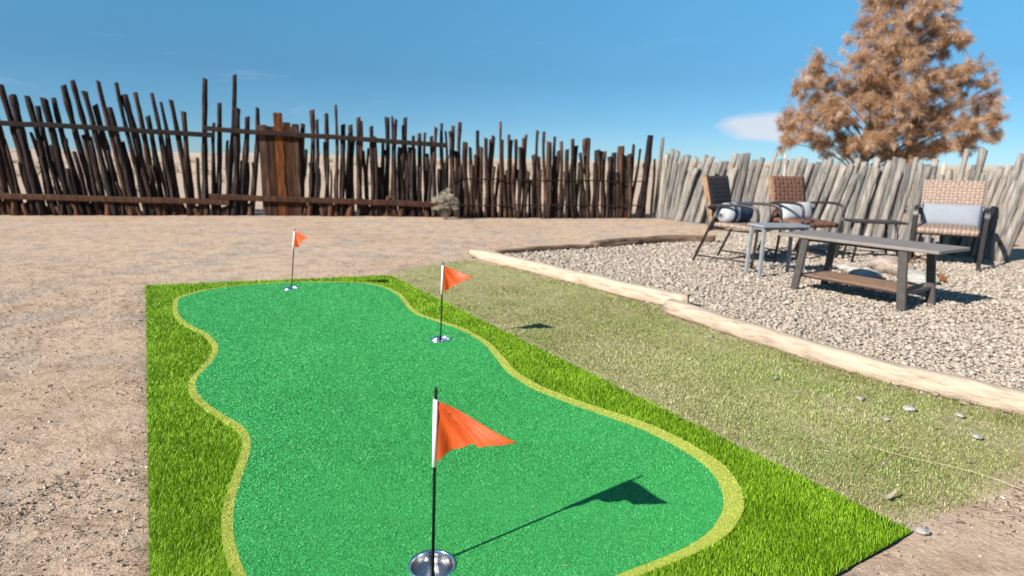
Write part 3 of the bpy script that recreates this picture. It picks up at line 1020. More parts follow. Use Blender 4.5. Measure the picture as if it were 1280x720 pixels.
def rail(parent, P0, P1, pa, pb, t, mat_, out_=.10, flat=True, name='rail'):
    nrm = Vector((P1.y - P0.y, -(P1.x - P0.x), 0)).normalized()
    if nrm.y > 0: nrm = -nrm
    a = on_plane(*pa, P0 + nrm * out_, P1 + nrm * out_)
    b_ = on_plane(*pb, P0 + nrm * out_, P1 + nrm * out_)
    k = MB()
    n_ = 14
    pts = [a.lerp(b_, i / n_) + Vector((0, 0, .02 * (vnoise(np.array([i * .7 + pa[0]]), np.array([pa[1]]))[0] - .5))) for i in range(n_ + 1)]
    vs, fs = [], []
    for q in pts:
        for ox, oz in ((-.4, -1), (.4, -1), (.5, -.7), (.5, .7), (.4, 1), (-.4, 1), (-.5, .7), (-.5, -.7)):
            vs.append(q + nrm * (ox * t * .7) + Vector((0, 0, oz * t * .5)) - parent.location)
    for i in range(n_):
        for j in range(8):
            e = (j + 1) % 8
            fs.append((i * 8 + j, i * 8 + e, i * 8 + 8 + e, i * 8 + 8 + j))
    fs += [tuple(range(7, -1, -1)), tuple(range(n_ * 8, n_ * 8 + 8))]
    k.add(vs, fs)
    return k.build(name, mat_, parent)


rail(fl, A0, A1, (-40, 151), (268, 169), .085, M['rail_wood'], .13)
rail(fa, A0, A1, (255, 160.5), (559, 181.5), .085, M['rail_wood'], .135)
rail(fl, A0, A1, (-40, 243.5), (287, 253), .10, M['low_rail_wood'], .125)
rail(fa, A0, A1, (262, 245.5), (545, 256), .10, M['low_rail_wood'], .13)
# board panel in front of the sticks
def board(x0, x1, yt, yb, o_, par, m_):
    pl = [P + fn * (.052 + o_) for P in (A0, A1)]
    q0, q1 = on_plane(x0, 200, *pl), on_plane(x1, 200, *pl)
    zt = on_plane((x0 + x1) / 2, yt, *pl).z
    mid_ = (q0 + q1) / 2
    ang = math.atan2((A1 - A0).y, (A1 - A0).x)
    k = MB()
    k.box((0, 0, 0), ((q1 - q0).length - .004, .022, zt), None, .004)
    o = k.build('board', m_, par)
    base = fa.location if par == fa else fa.location + par.location
    o.location = Vector((mid_.x, mid_.y, zt / 2)) - base
    o.rotation_euler = (0, random.uniform(-.012, .012), ang)
    return o


panel = board(326, 375, 158, 268, -.02, fa, M['brown_wood'])
panel.name = panel.data.name = 'board_panel'
tag(panel, 'rust orange and brown panel of upright boards set into the sticks')
panel.rotation_euler = (0, 0, 0)
for x0, x1, yt, o_, m_ in ((325, 336, 156, .006, 'brown_wood'), (336.5, 344.5, 161, .014, 'rust_wood'), (344.8, 356, 141, .022, 'bright_rust'), (356.5, 366, 153, .010, 'rust_wood'), (366.5, 375.5, 155, .016, 'rust_wood')):
    b_ = board(x0, x1, yt, 268, o_, panel, M[m_])


fb = empty('stick_fence', ((A1.x + B1.x) / 2, (A1.y + B1.y) / 2, 0), 0, 'dark brown close set stick fence section without rails, right of the railed fence', 'fence', 'stick fences round the yard')
tops_b = [(564, 168, 6), (557, 160, 4), (566.4, 153, 5.5), (575, 149, 5), (581.7, 174, 6), (587.8, 180, 6), (570, 185, 6), (597, 159, 4.8), (601.7, 180, 6), (607.5, 168.5, 5), (613, 170, 5), (617, 166, 5.5), (625.5, 148, 4.2),
          (628.3, 171, 4.5), (636, 164.5, 5), (640, 171, 5), (645, 170, 5), (650, 180, 5), (654.5, 169, 5), (657.8, 164.5, 4), (666.5, 189.5, 5), (672, 159, 3.6), (673.5, 192, 4.5), (680, 160.5, 5), (686.4, 173, 6.5), (693.6, 167, 5), (698.3, 185, 5),
          (701.7, 173, 5), (709, 182.5, 5.5), (716, 170, 6), (720.5, 178, 5), (725.5, 187, 5), (731.7, 170, 7), (736.7, 168.5, 4.5), (747, 184, 7), (752.5, 185, 5), (756.7, 185.5, 6), (762, 192, 5.5), (767.8, 187, 6.5), (776.7, 179, 9), (782, 191, 6), (787, 191, 8)]
for xt, yt, wpx in tops_b:
    xb = xt + random.uniform(-4, 4) + (5 if 557 < xt < 590 else 0) - (3 if xt > 770 else 0)
    fence_picket(fb, A1, B1, xt, yt, xb, wpx * .98, random.choice([M['dark_wood'], M['brown_wood'], M['brown_wood']]), .07, .035)
for xt, yt, xb, wpx in ((792.5, 176.5, 787, 4), (800.5, 182.5, 788, 3.6), (813.5, 165, 799.5, 10), (818.5, 195, 815, 3.2), (806, 200, 806, 5)):
    fence_picket(fb, A1, B1, xt, yt, xb, wpx, M['dark_wood'], .03, .02)
for xb in np.arange(566, 790, 4.6):
    yt = random.uniform(186, 222)
    fence_picket(fb, A1, B1, xb + random.uniform(-3, 3), yt, xb, random.uniform(3.4, 5.4), random.choice([M['dark_wood'], M['brown_wood']]), .08, .035)
for y0, y1 in ((224, 227), (256, 257)):
    rail(fb, A1, B1, (562, y0), (806, y1), .022, M['rail_wood'], .09, name='wire')
# pale bare stick in the row
fc = empty('stick_fence', ((B1.x + C1.x) / 2, (B1.y + C1.y) / 2, 0), 0, 'weathered grey leaning stick fence behind the patio chairs', 'fence', 'stick fences round the yard')
D1 = B1 + dirC * 7.0
tops_c = [(829, 168, 4.2), (834, 188, 6), (841.5, 183, 5.5), (848, 184.5, 5.5), (854, 191, 6.5), (861, 190, 6.5), (871, 193, 7), (877, 199, 7), (884, 190, 6.5), (889, 192, 8), (898, 200, 8), (903, 197, 7), (909, 198, 7), (920, 187, 6.5), (928, 188, 7),
          (935, 188, 7.5), (944, 195.5, 8), (954, 193, 7.5), (961, 204, 7), (970, 188, 5.5), (976, 194, 7)]
xx = 984
while xx < 1172:
    tops_c.append((xx, random.uniform(191, 203), random.uniform(6.5, 9)))
    xx += random.uniform(7.0, 9.2)
tops_c += [(1170, 202, 7), (1182, 197, 6.5), (1189, 206, 7.5), (1199, 211, 7), (1211, 180, 7.5), (1219, 200, 7), (1231, 179, 8.5), (1243, 207, 9), (1252, 203, 8), (1262, 201, 9), (1269, 206, 8), (1279, 185, 8.5), (1288, 196, 9), (1300, 200, 9)]
lcx = [820, 850, 880, 930, 980, 1050, 1100, 1160, 1185, 1205, 1240, 1330]
lcv = [7, 14, 28, 17, 24, 34, 27, 22, 10, 14, 36, 38]
for xt, yt, wpx in tops_c:
    xb = xt - lerp_tab(xt, lcx, lcv) + random.uniform(-2.5, 2.5)
    fence_picket(fc, B1, D1, xt, yt, xb, wpx * (.65 if abs(xt - 1182) < .5 else 1.0), M['pale_wood'] if abs(xt - 1182) < .5 else M['grey_wood'], .05, .02)
xx = 832
while xx < 1305:
    yt = random.uniform(200, 216) + max(0, (xx - 1150) * .05)
    fence_picket(fc, B1, D1, xx + random.uniform(-2, 2), yt, xx - lerp_tab(xx, lcx, lcv) * .85, random.uniform(6, 8), M['grey_wood'], .08, .02)
    xx += random.uniform(11.5, 15)
o = fence_picket(fc, B1, D1, 983, 187, 977.5, 4.0, M['pale_wood'], .01, .01)
for y_ in ():
    nrm = Vector((D1.y - B1.y, -(D1.x - B1.x), 0)).normalized() * .1
    k = MB()
    pts = [B1.lerp(D1, i / 24) + nrm + Vector((0, 0, y_ + .01 * math.sin(i * 1.7))) - fc.location for i in range(25)]
    k.tube(pts, .006, 6)
    k.build('wire', M['rail_wood'], fc, True)

# ---------------------------------------------------------------- dead tree behind the grey fence
tree_y = 14.0
tb = at_depth(1083, 200, tree_y); tb.z = 0
pxm = tree_y / F / .985            # metres per photo pixel out there
tree = empty('dead_tree', tb, 0, 'dead conifer with brown drooping needles standing behind the grey fence', 'tree')
trunk = MB()
ttop = at_depth(1132, -18, tree_y) - tb
spine = [Vector((0, 0, -.1)), Vector((-.05, .0, 1.0)), Vector((-.02, .05, 2.0)), Vector((.2, .0, 3.2)), ttop * .8 + Vector((0, 0, .1)), ttop]
sp = smooth_path(spine, 6)
trunk.tube(sp, [max(.012, .12 * (1 - i / len(sp)) ** .8) for i in range(len(sp))], 9, True, .08)
# each limb ends where a clump of the crown hangs: (column, row, depth offset, spread m)
limb_px = [(1122, -12, 0, .36), (1150, -14, .2, .36), (1106, 6, .3, .38), (1155, 8, -.2, .40), (1176, 6, .1, .26), (1090, 2, -.1, .22), (1186, 30, .2, .22), (1095, 25, -.3, .38), (1135, 28, .4, .42), (1168, 32, .2, .32), (1080, 45, .3, .36), (1118, 48, -.5, .45), (1150, 55, .4, .42), (1190, 48, -.1, .24),
           (1072, 72, -.2, .36), (1100, 74, .6, .4), (1135, 72, -.6, .45), (1172, 68, .3, .30), (1200, 52, 0, .18), (1072, 100, .3, .36), (1018, 92, .1, .26), (1004, 104, -.2, .26), (1030, 106, .4, .30), (1118, 98, .5, .36), (1150, 96, -.5, .40),
           (1185, 90, .3, .36), (1213, 84, -.2, .24), (1236, 100, .2, .26), (1205, 104, .5, .34), (1172, 112, -.4, .40), (1134, 118, -.7, .42), (1090, 112, .5, .34), (1010, 122, .2, .32), (1040, 128, -.3, .34), (1065, 122, .4, .32),
           (995, 140, -.2, .30), (1018, 148, .4, .32), (1045, 152, .2, .30), (984, 158, .1, .24), (1002, 168, -.3, .30), (1120, 138, -.6, .42), (1150, 142, .5, .42), (1178, 138, -.2, .40), (1208, 128, .4, .34), (1236, 124, .1, .26), (1246, 146, -.1, .24),
           (1222, 148, .4, .34), (1196, 154, -.4, .36), (1168, 158, .2, .38), (1138, 162, .6, .34), (1120, 166, -.5, .32), (1240, 166, .1, .24), (1218, 170, -.2, .26), (1028, 176, .2, .26), (1150, 180, .3, .30), (1182, 178, -.3, .28), (1060, 186, .5, .22), (1205, 182, .2, .18), (985, 178, .1, .2), (1110, 188, .3, .24), (1135, 192, -.2, .22), (1098, 150, .5, .24), (1082, 126, -.5, .26), (1090, 92, -.6, .28), (1104, 122, -.4, .26), (1160, 186, .2, .24), (1052, 172, .3, .20), (1072, 178, -.4, .22), (1040, 140, -.5, .24), (1090, 172, -.5, .20), (1020, 76, .1, .16)]
nv_all, nt_all, rnd_all = [], [], []
cnt = 0
for px_, py_, dz, sp_r in limb_px:
    c_ = at_depth(px_, py_, tree_y + dz * 1.6) - tb
    # the limb leaves the trunk below its clump
    hz = max(.7, min(c_.z - .25 - .35 * math.hypot(c_.x, c_.y), ttop.z - .3))
    st = min(sp, key=lambda q: abs(q.z - hz))
    mid_ = st.lerp(c_, .5) + Vector((0, 0, .16)) + Vector((random.uniform(-.1, .1), random.uniform(-.1, .1), 0))
    path = smooth_path([st, mid_, c_], 5)
    r0 = .012 + .012 * (c_ - st).length / 2
    trunk.tube(path, [max(.006, r0 * (1 - .8 * i / (len(path) - 1))) for i in range(len(path))], 6, True, .1)
    # hanging twigs through the clump
    nt_ = int(10 + sp_r * 70)
    for k in range(nt_):
        w3 = Vector((random.gauss(0, 1), random.gauss(0, 1), random.gauss(0, 1))).normalized() * (random.random() ** .45)
        w3 = Vector((w3.x, w3.y, w3.z * .8)) * (sp_r * .86)
        s_ = c_ + w3
        if random.random() < .35: s_ = path[random.randrange(len(path) // 2, len(path))] + w3 * .7
        dirn = Vector((w3.x * .8 + random.uniform(-.15, .15), w3.y * .8 + random.uniform(-.15, .15), random.uniform(-.15, .45))).normalized()
        ln = random.uniform(.08, .26) if random.random() < .9 else random.uniform(.25, .42)
        tw = [s_, s_ + dirn * ln * .5 + Vector((0, 0, .0)), s_ + dirn * ln * .9 + Vector((0, 0, -.10 * random.random()))]
        if k % 3 == 0: trunk.tube(tw, [.005, .004, .002], 4, False)
        m_ = random.randint(75, 115)
        t_ = rng.random(m_)
        bp_ = np.array(tw[0])[None] * (1 - t_)[:, None] + np.array(tw[2])[None] * t_[:, None] + rng.normal(0, .022, (m_, 3))
        dn = rng.normal(0, .6, (m_, 3)); dn[:, 2] -= .9
        dn += np.array(dirn) * .5
        dn /= np.linalg.norm(dn, axis=1)[:, None]
        L_ = rng.uniform(.05, .17, m_)
        sd = np.cross(dn, rng.normal(0, 1, (m_, 3))); sd /= np.linalg.norm(sd, axis=1)[:, None] + 1e-6
        wd = rng.uniform(.0020, .0048, m_)
        a_ = bp_; e_ = bp_ + dn * L_[:, None]; md = (a_ + e_) / 2
        nv_all.append(np.stack([a_, md - sd * wd[:, None], e_, md + sd * wd[:, None]], 1).reshape(-1, 3))
        nt_all.append(np.arange(m_ * 4).reshape(m_, 4) + cnt)
        cnt += m_ * 4
        rb = random.gauss(.52, .2)
        rnd_all.append(np.repeat(np.clip(rb + rng.normal(0, .16, m_), 0, 1), 4))
trunk.build('trunk', M['bark'], tree, True)
np_mesh('crown', np.concatenate(nv_all), [np.concatenate(nt_all)], M['needles'], tree, rnd=np.concatenate(rnd_all))


# ---------------------------------------------------------------- dry bush and desert scrub
def tuft_arrays(center, rad, hgt, n):
    th = rng.uniform(0, 2 * PI, n); ph = np.arccos(rng.uniform(.0, 1, n))
    r = rad * rng.uniform(.25, 1, n)
    d = np.stack([np.sin(ph) * np.cos(th), np.sin(ph) * np.sin(th), np.cos(ph) * hgt / rad], -1)
    p0 = np.asarray(center) + d * r[:, None]
    dn = d + rng.normal(0, .5, (n, 3)); dn /= np.linalg.norm(dn, axis=1)[:, None]
    L_ = rng.uniform(.12, .3, n) * rad
    sd = np.cross(dn, rng.normal(0, 1, (n, 3))); sd /= np.linalg.norm(sd, axis=1)[:, None] + 1e-6
    w_ = rng.uniform(.03, .075, n) * rad
    e_ = p0 + dn * L_[:, None]; md = (p0 + e_) / 2
    return np.stack([p0, md - sd * w_[:, None], e_, md + sd * w_[:, None]], 1).reshape(-1, 3)


bb = G(556, 274)
bush = empty('dry_bush', bb, 0, 'pale dry bush against the dark stick fence', 'bush')
sb = MB()
vs_ = []
for dx, dz, rr_ in ((-.16, .36, .15), (.02, .44, .17), (.17, .34, .14), (-.04, .24, .15), (.22, .22, .10), (.08, .62, .07), (-.2, .2, .08)):
    vs_.append(tuft_arrays((dx, random.uniform(-.1, .1), dz), rr_, rr_, 420))
    sb.tube(smooth_path([(random.uniform(-.03, .03), 0, -.03), (dx * .4, 0, dz * .5), (dx, 0, dz)], 4), [.012, .011, .01, .009, .008, .007, .006, .005, .004], 6)
sb.build('stem', M['bark'], bush, True)
vv = np.concatenate(vs_)
bush.scale = (.84, .84, .84)
np_mesh('foliage', vv, [np.arange(len(vv)).reshape(-1, 4)], M['sage'], bush, rnd=np.repeat(rng.random(len(vv) // 4), 4))

sv = []
for _ in range(420):
    yy = random.uniform(14, 120) if random.random() < .6 else random.uniform(120, 420)
    xx = random.uniform(-.95, .95) * yy
    if xx > 2.5 and yy < 16 : continue
    z_ = float(ground_height(np.array([xx]), np.array([yy]))[0])
    rr_ = random.uniform(.2, .55) * (1 + yy / 200)
    sv.append(tuft_arrays((xx, yy, z_ - .05), rr_, rr_ * .9, 130))
vv = np.concatenate(sv)
o = np_mesh('scrub', vv, [np.arange(len(vv)).reshape(-1, 4)], M['scrub'], rnd=np.repeat(rng.random(len(vv) // 4), 4))
tag(o, 'scattered dry desert scrub on the plain beyond the fence', 'scrub', kind='stuff')


# ---------------------------------------------------------------- furniture
def slab(name, w, d, h, mat_, parent, loc, rot=(0, 0, 0), bev=.02, bow=0.0, nx=12, ny=12, edge_mat=None):
    """woven panel: local x across, local y along, z thickness"""
    b = MB()
    vs, fs = [], []
    prof = []
    for i in range(nx + 1):
        for j in range(ny + 1):
            u, v_ = i / nx * 2 - 1, j / ny * 2 - 1
            e = (1 - max(abs(u), abs(v_)) ** 8)
            vs.append((u * w / 2, v_ * d / 2, h / 2 - (1 - e) * h * .14 + bow * (1 - v_ * v_)))
    k = (nx + 1) * (ny + 1)
    for i in range(nx + 1):
        for j in range(ny + 1):
            u, v_ = i / nx * 2 - 1, j / ny * 2 - 1
            e = (1 - max(abs(u), abs(v_)) ** 8)
            vs.append((u * w / 2, v_ * d / 2, -h / 2 + (1 - e) * h * .14 + bow * (1 - v_ * v_)))
    id_ = lambda i, j: i * (ny + 1) + j
    for i in range(nx):
        for j in range(ny):
            fs.append((id_(i, j), id_(i + 1, j), id_(i + 1, j + 1), id_(i, j + 1)))
            fs.append((k + id_(i, j), k + id_(i, j + 1), k + id_(i + 1, j + 1), k + id_(i + 1, j)))
    for i in range(nx):
        fs.append((id_(i + 1, 0), id_(i, 0), k + id_(i, 0), k + id_(i + 1, 0)))
        fs.append((id_(i, ny), id_(i + 1, ny), k + id_(i + 1, ny), k + id_(i, ny)))
    for j in range(ny):
        fs.append((id_(0, j), id_(0, j + 1), k + id_(0, j + 1), k + id_(0, j)))
        fs.append((id_(nx, j + 1), id_(nx, j), k + id_(nx, j), k + id_(nx, j + 1)))
    b.add(vs, fs)
    o = b.build(name, mat_, parent, True)
    if edge_mat:
        o.data.materials.append(edge_mat)
        for pg in o.data.polygons[-(2 * nx + 2 * ny):]:
            pg.material_index = 1
            pg.use_smooth = False
    o.location = loc
    o.rotation_euler = rot
    return o


GZ = .004     # top of the gravel where feet stand


def tube_chair(loc, rz, label, wv_back, wv_seat):
    o = empty('patio_chair', (loc[0], loc[1], GZ), rz, label, 'chair', 'woven patio chairs on the gravel')
    r = .0155
    slab('seat', .52, .50, .06, wv_seat, o, (0, -.02, .405), (math.radians(3), 0, 0), bow=.008)
    slab('backrest', .50, .60, .075, wv_back, o, (0, .300, .64), (math.radians(77), 0, 0), bow=.008, edge_mat=M['weave_lit_edge'])
    for s in (-1, 1):
        x = s * .285
        b = MB(); b.tube(smooth_path([(s * .262, .275, .60), (x, .20, .625), (x, -.05, .64), (x, -.22, .63), (x, -.285, .585), (x, -.30, .50)], 5), r, 8); b.build('arm', M['steel'], o, True)
        b = MB(); b.tube(smooth_path([(x, -.30, .50), (x, -.295, .25), (x, -.27, 0)], 4), r, 8); b.build('leg', M['steel'], o, True)
        b = MB(); b.tube([(x, .14, .625), (x, .22, .42), (x, .40, 0)], r, 8); b.build('leg', M['steel'], o, True)
        b = MB(); b.tube([(x, -.275, .055), (x, .37, .065)], .009, 8); b.build('stretcher', M['steel'], o, True)
    for y, z in ((-.22, .37), (.20, .37), (0, .06)):
        b = MB(); b.tube([(-.285, y, z), (.285, y, z)], .009, 8); b.build('crossbar', M['steel'], o, True)
    for s in (-1, 1):
        b = MB(); b.tube([(s * .255, -.25, .37), (s * .255, .26, .37), (s * .235, .33, .86)], .01, 8); b.build('side_rail', M['steel'], o, True)
    return o


def pillow(loc, rz, size, mat_, label, tilt=0.0, stripe=None, roll=False):
    w, h, t = size
    e = empty('pillow', loc, rz, label, 'pillow', 'lumbar pillows on the patio chairs')
    nu, nv = 28, 20
    vs, fs = [], []
    for i in range(nu + 1):
        u = i / nu * 2 - 1
        for j in range(nv):
            a = 2 * PI * j / nv
            cu = (1 - abs(u) ** (5 if roll else 3.2)) ** .5 if abs(u) < 1 else 0
            cx = math.copysign(abs(math.cos(a)) ** .75, math.cos(a)); sx = math.copysign(abs(math.sin(a)) ** (1.0 if roll else .8), math.sin(a))
            hh_ = h / 2 * ((.95 + .05 * cu) if not roll else max(cu, .02)) if not roll else h / 2 * max(cu, .02)
            tt_ = t / 2 * max(cu, .03) * (1 + .05 * math.sin(5 * u + a))
            vs.append((u * w / 2, sx * tt_, cx * hh_ * (1 - .05 * (1 - u * u))))
    for i in range(nu):
        for j in range(nv):
            q = (j + 1) % nv
            fs.append((i * nv + j, i * nv + q, i * nv + nv + q, i * nv + nv + j))
    fs += [tuple(range(nv)), tuple(nu * nv + j for j in range(nv - 1, -1, -1))]
    b = MB(); b.add([Matrix.Rotation(tilt, 3, 'X') @ Vector(v_) for v_ in vs], fs)
    o = b.build('cover', mat_, e, True)
    if stripe:
        o.data.materials.append(stripe)
        for pg in o.data.polygons:
            cx = sum(o.data.vertices[v_].co.x for v_ in pg.vertices) / len(pg.vertices) / (w / 2)
            if roll:
                if -.62 < cx < -.44 or -.22 < cx < .62: pg.material_index = 1
            elif abs(cx) > .93: pg.material_index = 1
    return e


# left chair, turned to the right, seen from its side
nr, nf, ff, fr_ = G(886, 331), G(937, 340), G(977, 332), G(910, 315)
c1 = (nr + nf + ff + fr_) / 4
f1 = (nf - nr).normalized()
rz1 = math.atan2(f1.x, -f1.y)        # chair looks along -y before turning
ch1 = tube_chair((c1.x - .02, c1.y + .03, 0), rz1 + .16, 'leftmost woven chair, turned sideways with its dark inner back in shade', M['weave_shaded'], M['weave_tan'])


def on_chair(o, q):
    return Matrix.Translation(o.location) @ Matrix.Rotation(o.rotation_euler.z, 4, 'Z') @ Vector(q)


pillow(on_chair(ch1, (-.02, .09, .545)), rz1, (.50, .24, .24), M['cloth_white'], 'navy and white striped bolster pillow on the leftmost chair', 0, M['cloth_navy'], True)
ch2p = at_depth(992, 300, 7.35); ch2p.z = 0
rz2 = math.radians(17)
ch2 = tube_chair((3.47, 7.20, 0), rz2, 'middle woven chair with brown checked back against the grey fence', M['weave_brown'], M['weave_brown'])
pillow(on_chair(ch2, (0, .14, .525)), rz2, (.46, .23, .15), M['cloth_white'], 'plain off white lumbar pillow on the middle chair', math.radians(-14))

# right chair with flat metal arms
def flat_chair(loc, rz, label):
    o = empty('patio_chair', (loc[0], loc[1], GZ), rz, label, 'chair', 'woven patio chairs on the gravel')
    slab('seat', .56, .54, .075, M['weave_tan'], o, (0, -.02, .40), (math.radians(3), 0, 0), bow=.01)
    slab('backrest', .60, .54, .05, M['weave_tan'], o, (0, .285, .665), (math.radians(78), 0, 0), bow=.014)
    for s in (-1, 1):
        x = s * .315
        b = MB()
        pth = smooth_path([(x, .30, .60), (x, .1, .635), (x, -.16, .64), (x, -.25, .615), (x, -.285, .55)], 4)
        vs, fs = [], []
        for i, q in enumerate(pth):
            d = (pth[min(i + 1, len(pth) - 1)] - pth[max(i - 1, 0)]).normalized()
            n_ = Vector((1, 0, 0)).cross(d).normalized()
            for ox, on in ((-1, -1), (1, -1), (1, 1), (-1, 1)):
                vs.append(q + Vector((ox * .022, 0, 0)) + n_ * (on * .011))
        for i in range(len(pth) - 1):
            for j in range(4):
                e_ = (j + 1) % 4
                fs.append((i * 4 + j, i * 4 + e_, i * 4 + 4 + e_, i * 4 + 4 + j))
        fs += [(3, 2, 1, 0), tuple(len(vs) - 4 + j for j in range(4))]
        b.add(vs, fs); b.build('arm', M['steel'], o)
        b = MB(); b.bar((x, -.286, .555), (x, -.275, 0), .042, .022, (0, 1, 0), .003); b.build('leg', M['steel'], o)
        b = MB(); b.bar((x, .29, .60), (x, .38, 0), .045, .024, (0, 1, 0), .003); b.build('leg', M['steel'], o)
    for y in (-.25, .24):
        b = MB(); b.bar((-.30, y, .352), (.30, y, .352), .03, .02, (0, 0, 1)); b.build('crossbar', M['steel'], o)
    for s in (-1, 1):
        b = MB(); b.bar((s * .285, -.236, .350), (s * .285, .226, .350), .02, .028, (0, 0, 1)); b.build('side_rail', M['steel'], o)
    return o


rz3 = math.radians(-36)
ch3 = flat_chair((4.88, 6.74, 0), rz3, 'right woven tan chair with flat dark metal arms and pale blue pillow')
pillow(on_chair(ch3, (0, .10, .545)), rz3, (.56, .26, .13), M['cloth_pale'], 'pale blue grey lumbar pillow with navy ends on the right chair', math.radians(-14), M['cloth_navy'])


# long table with a woven shelf
def splay_table(name, center, rz, L, W, h, label, top_m, leg_m, shelf=True, splay=.05, lw=.055, ins=.10):
    o = empty(name, (center[0], center[1], GZ), rz, label, 'table')
    b = MB(); b.box((0, 0, h - .0125), (L, W, .025), None, .004); b.build('table_top', top_m, o)
    b = MB()
    for s in (-1, 1):
        b.box((0, s * (W / 2 - .05), h - .037), (L - 2 * ins - .02, .02, .022), None, .002)
        b.box((s * (L / 2 - ins), 0, h - .038), (.02, W - .12, .022), None, .002)
    b.build('apron', leg_m, o)
    for sx in (-1, 1):
        for sy in (-1, 1):
            b = MB()
            b.bar((sx * (L / 2 - ins - .0), sy * (W / 2 - .032), h - .026), (sx * (L / 2 - ins + splay), sy * (W / 2 - .02), 0), lw, .028, (0, 1, 0), .003)
            b.build('leg', leg_m, o)
    if shelf:
        sh = slab('shelf', L - 2 * ins + splay * 1.44 - .026, W - .10, .03, M['weave_shelf'], o, (0, 0, .125), bow=0)
        for s in (-1, 1):
            b = MB(); b.box((s * (L / 2 - ins + splay * .72), 0, .125), (.022, W - .06, .026), None, .003)
            b.build('shelf_rail', leg_m, o)
    return o


axis = (Vector((3.14, 4.43, 0)) - Vector((2.69, 5.14, 0))).normalized()
splay_table('coffee_table', (2.905, 4.915), math.atan2(-.846, .532), 1.28, .50, .478, 'long brown grey patio table with splayed legs and a woven lower shelf', M['table_top'], M['table_leg'], True, .05, .062, .25)
g0, g1 = G(945, 348), G(1012, 341)
gd = (g1 - g0)
t2 = splay_table('side_table', (2.60, 5.88), math.atan2(.09, .46), .50, .27, .50, 'small pale grey metal side table beside the leftmost chair', M['pale_steel'], M['pale_steel'], False, .012, .032, .03)

# thin black side table between the chairs
sc_ = at_depth(1090, 300, 6.85); sc_.z = 0
o = empty('side_table', (sc_.x, sc_.y, GZ), math.radians(-12), 'thin black wire frame side table between the middle and right chairs', 'table')
b = MB(); b.box((0, 0, .458), (.56, .36, .022), None, .003); b.build('table_top', M['steel'], o)
for sx in (-1, 1):
    for sy in (-1, 1):
        b = MB(); b.tube([(sx * .17, sy * .14, .452), (sx * .235, sy * .165, 0)], .014, 8); b.build('leg', M['steel'], o, True)
b = MB()
for sx in (-1, 1): b.tube([(sx * .228, -.16, .06), (sx * .228, .16, .06)], .007, 6)
for sy in (-1, 1): b.tube([(-.22, sy * .155, .10), (.22, sy * .155, .10)], .007, 6)
b.build('stretcher', M['steel'], o, True)

# stones and rusty bits of an old fire ring behind the long table
FG = 'stones of the old fire ring'
one_stone('stone', 1106, 341, .13, M['stone_brown'], 'brown grey rock of the fire ring, nearest the black side table', 'stone', .75, 0, FG)
one_stone('stone', 1127, 345, .10, M['stone_brown'], 'smaller brown rock leaning beside the largest fire ring rock', 'stone', .8, 0, FG)
one_stone('stone', 1149, 354, .13, M['stone_pale'], 'white flat rock behind the right legs of the long table', 'stone', .5, 0, FG)
one_stone('stone', 1082, 348, .12, M['stone_pale'], 'low white rock just above the woven shelf, left in the fire ring', 'stone', .45, 0, FG)
one_stone('stone', 1062, 340, .10, M['stone_pale'], 'small pale rock at the left end of the fire ring', 'stone', .5, 0, FG)
b = MB()
q0, q1, q2 = G(1128, 345), G(1150, 341), G(1180, 348)
b.tube(smooth_path([q0 + Vector((0, 0, .02)), q0.lerp(q1, .5) + Vector((0, 0, .17)), q1 + Vector((0, 0, .15)), q2 + Vector((0, 0, .02))], 6), .007, 6)
tag(b.build('rusty_rod', M['rust_iron'], None, True), 'thin bent rusty rod arching over the fire ring', 'rod')
b = MB()
b.bar(G(1142, 347, .03), G(1182, 349, .03), .07, .045, (0, 0, 1), .01)
tag(b.build('charred_log', M['rust_iron'], None), 'short rust orange log lying in the fire ring', 'log')

# ---------------------------------------------------------------- sky, sun, camera
w = bpy.data.worlds.new('World')
scene.world = w
w.use_nodes = True
nt = w.node_tree
bg = nt.nodes['Background']
sky = nt.nodes.new('ShaderNodeTexSky')
sky.sky_type = 'NISHITA'
sky.sun_disc = False
to_sun = Vector((-.680, -.511, .526)).normalized()
sky.sun_elevation = math.asin(to_sun.z)
sky.sun_rotation = math.atan2(to_sun.x, to_sun.y)
sky.altitude = 1800
sky.air_density = 1.0
sky.dust_density = .25
sky.ozone_density = 2.0
col = sky.outputs[0]
# one thin cloud low in the sky, left of the tree
tc = nt.nodes.new('ShaderNodeTexCoord')
cf = ray(966, 159).normalized()
cr = Vector((cf.y, -cf.x, 0)).normalized()
cu = cr.cross(cf).normalized()


def dotn(vec):
    n_ = nt.nodes.new('ShaderNodeVectorMath'); n_.operation = 'DOT_PRODUCT'
    nt.links.new(tc.outputs['Generated'], n_.inputs[0]); n_.inputs[1].default_value = vec
    return n_.outputs['Value']


fw_ = math_n(nt, 'MAXIMUM', dotn(cf), .05)
u_ = math_n(nt, 'DIVIDE', dotn(cr), fw_)
v_ = math_n(nt, 'DIVIDE', dotn(cu), fw_)
cmb = nt.nodes.new('ShaderNodeCombineXYZ')
nt.links.new(math_n(nt, 'MULTIPLY', u_, 9.0), cmb.inputs[0]); nt.links.new(math_n(nt, 'MULTIPLY', v_, 30.0), cmb.inputs[1])
nz = noise(nt, cmb.outputs[0], 1.6, 6, .6)
e2_ = math_n(nt, 'ADD', math_n(nt, 'POWER', math_n(nt, 'ABSOLUTE', math_n(nt, 'MULTIPLY', u_, 14.0)), 2.0), math_n(nt, 'POWER', math_n(nt, 'ABSOLUTE', math_n(nt, 'MULTIPLY', v_, 48.0)), 2.0))
cm = math_n(nt, 'SUBTRACT', math_n(nt, 'ADD', math_n(nt, 'MULTIPLY', nz, 1.8), .45), e2_)
cmask = ramp(nt, cm, [(.0, (0, 0, 0)), (.9, (.85, .85, .85))])
infront = math_n(nt, 'GREATER_THAN', dotn(cf), .3)
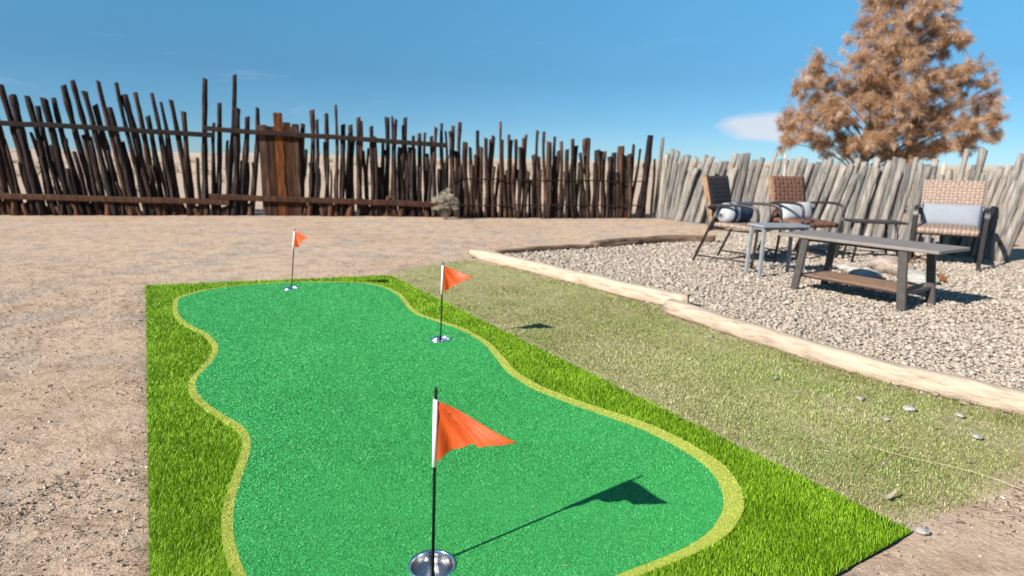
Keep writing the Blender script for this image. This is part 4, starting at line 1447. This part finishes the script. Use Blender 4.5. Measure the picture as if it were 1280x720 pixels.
cmask = math_n(nt, 'MULTIPLY', cmask, infront)
zz_ = nt.nodes.new('ShaderNodeSeparateXYZ'); nt.links.new(tc.outputs['Generated'], zz_.inputs[0])
tint = ramp(nt, zz_.outputs[2], [(0, (.26, .40, .60)), (.06, (.24, .385, .52)), (.13, (.27, .43, .51)), (.27, (.44, .73, .75)), (.6, (.7, .85, .85))])
wm = nt.nodes.new('ShaderNodeMapping'); wm.inputs['Scale'].default_value = (3.0, 3.0, 26.0); wm.inputs['Rotation'].default_value = (.10, -.16, .4)
nt.links.new(tc.outputs['Generated'], wm.inputs[0])
wisp = ramp(nt, noise(nt, wm.outputs[0], 1.7, 7, .62), [(.62, (0, 0, 0)), (.86, (.34, .34, .34))])
low = ramp(nt, dotn((0, 0, 1)), [(.02, (.6, .6, .6)), (.12, (1, 1, 1)), (.20, (.0, .0, .0))])
cmask = math_n(nt, 'MAXIMUM', cmask, math_n(nt, 'MULTIPLY', wisp, low))
hs = nt.nodes.new('ShaderNodeHueSaturation')
hs.inputs['Hue'].default_value = .492
hs.inputs['Saturation'].default_value = 1.10
hs.inputs['Value'].default_value = 1.0
nt.links.new(col, hs.inputs['Color'])
final = mix(nt, cmask, mix(nt, 1.0, hs.outputs[0], tint, 'MULTIPLY'), (3.9, 4.05, 4.5))
nt.links.new(final, bg.inputs['Color'])
bg.inputs['Strength'].default_value = .10

sl = bpy.data.lights.new('sun', 'SUN')
sl.energy = 5.0
sl.angle = math.radians(.55)
sl.color = (1.0, .95, .87)
so = bpy.data.objects.new('sun', sl)
so.rotation_euler = (-to_sun).to_track_quat('-Z', 'Y').to_euler()
so.location = (-8, -6, 8)
link(so)

cd = bpy.data.cameras.new('camera')
cd.sensor_width = 36
cd.lens = F / 1280 * 36
cd.clip_start = .05
cd.clip_end = 9000
cd.dof.use_dof = True
cd.dof.focus_distance = 1.75
cd.dof.aperture_fstop = 3.2
co = bpy.data.objects.new('camera', cd)
co.matrix_world = Matrix.Translation((0, 0, H)) @ ROT.to_4x4()
link(co)
scene.camera = co
scene.view_settings.view_transform = 'Standard'
scene.view_settings.look = 'None'
scene.view_settings.exposure = 0.97
scene.view_settings.gamma = 1.0
scene.view_settings.use_curve_mapping = False
scene.cycles.max_bounces = 6
scene.cycles.use_denoising = True
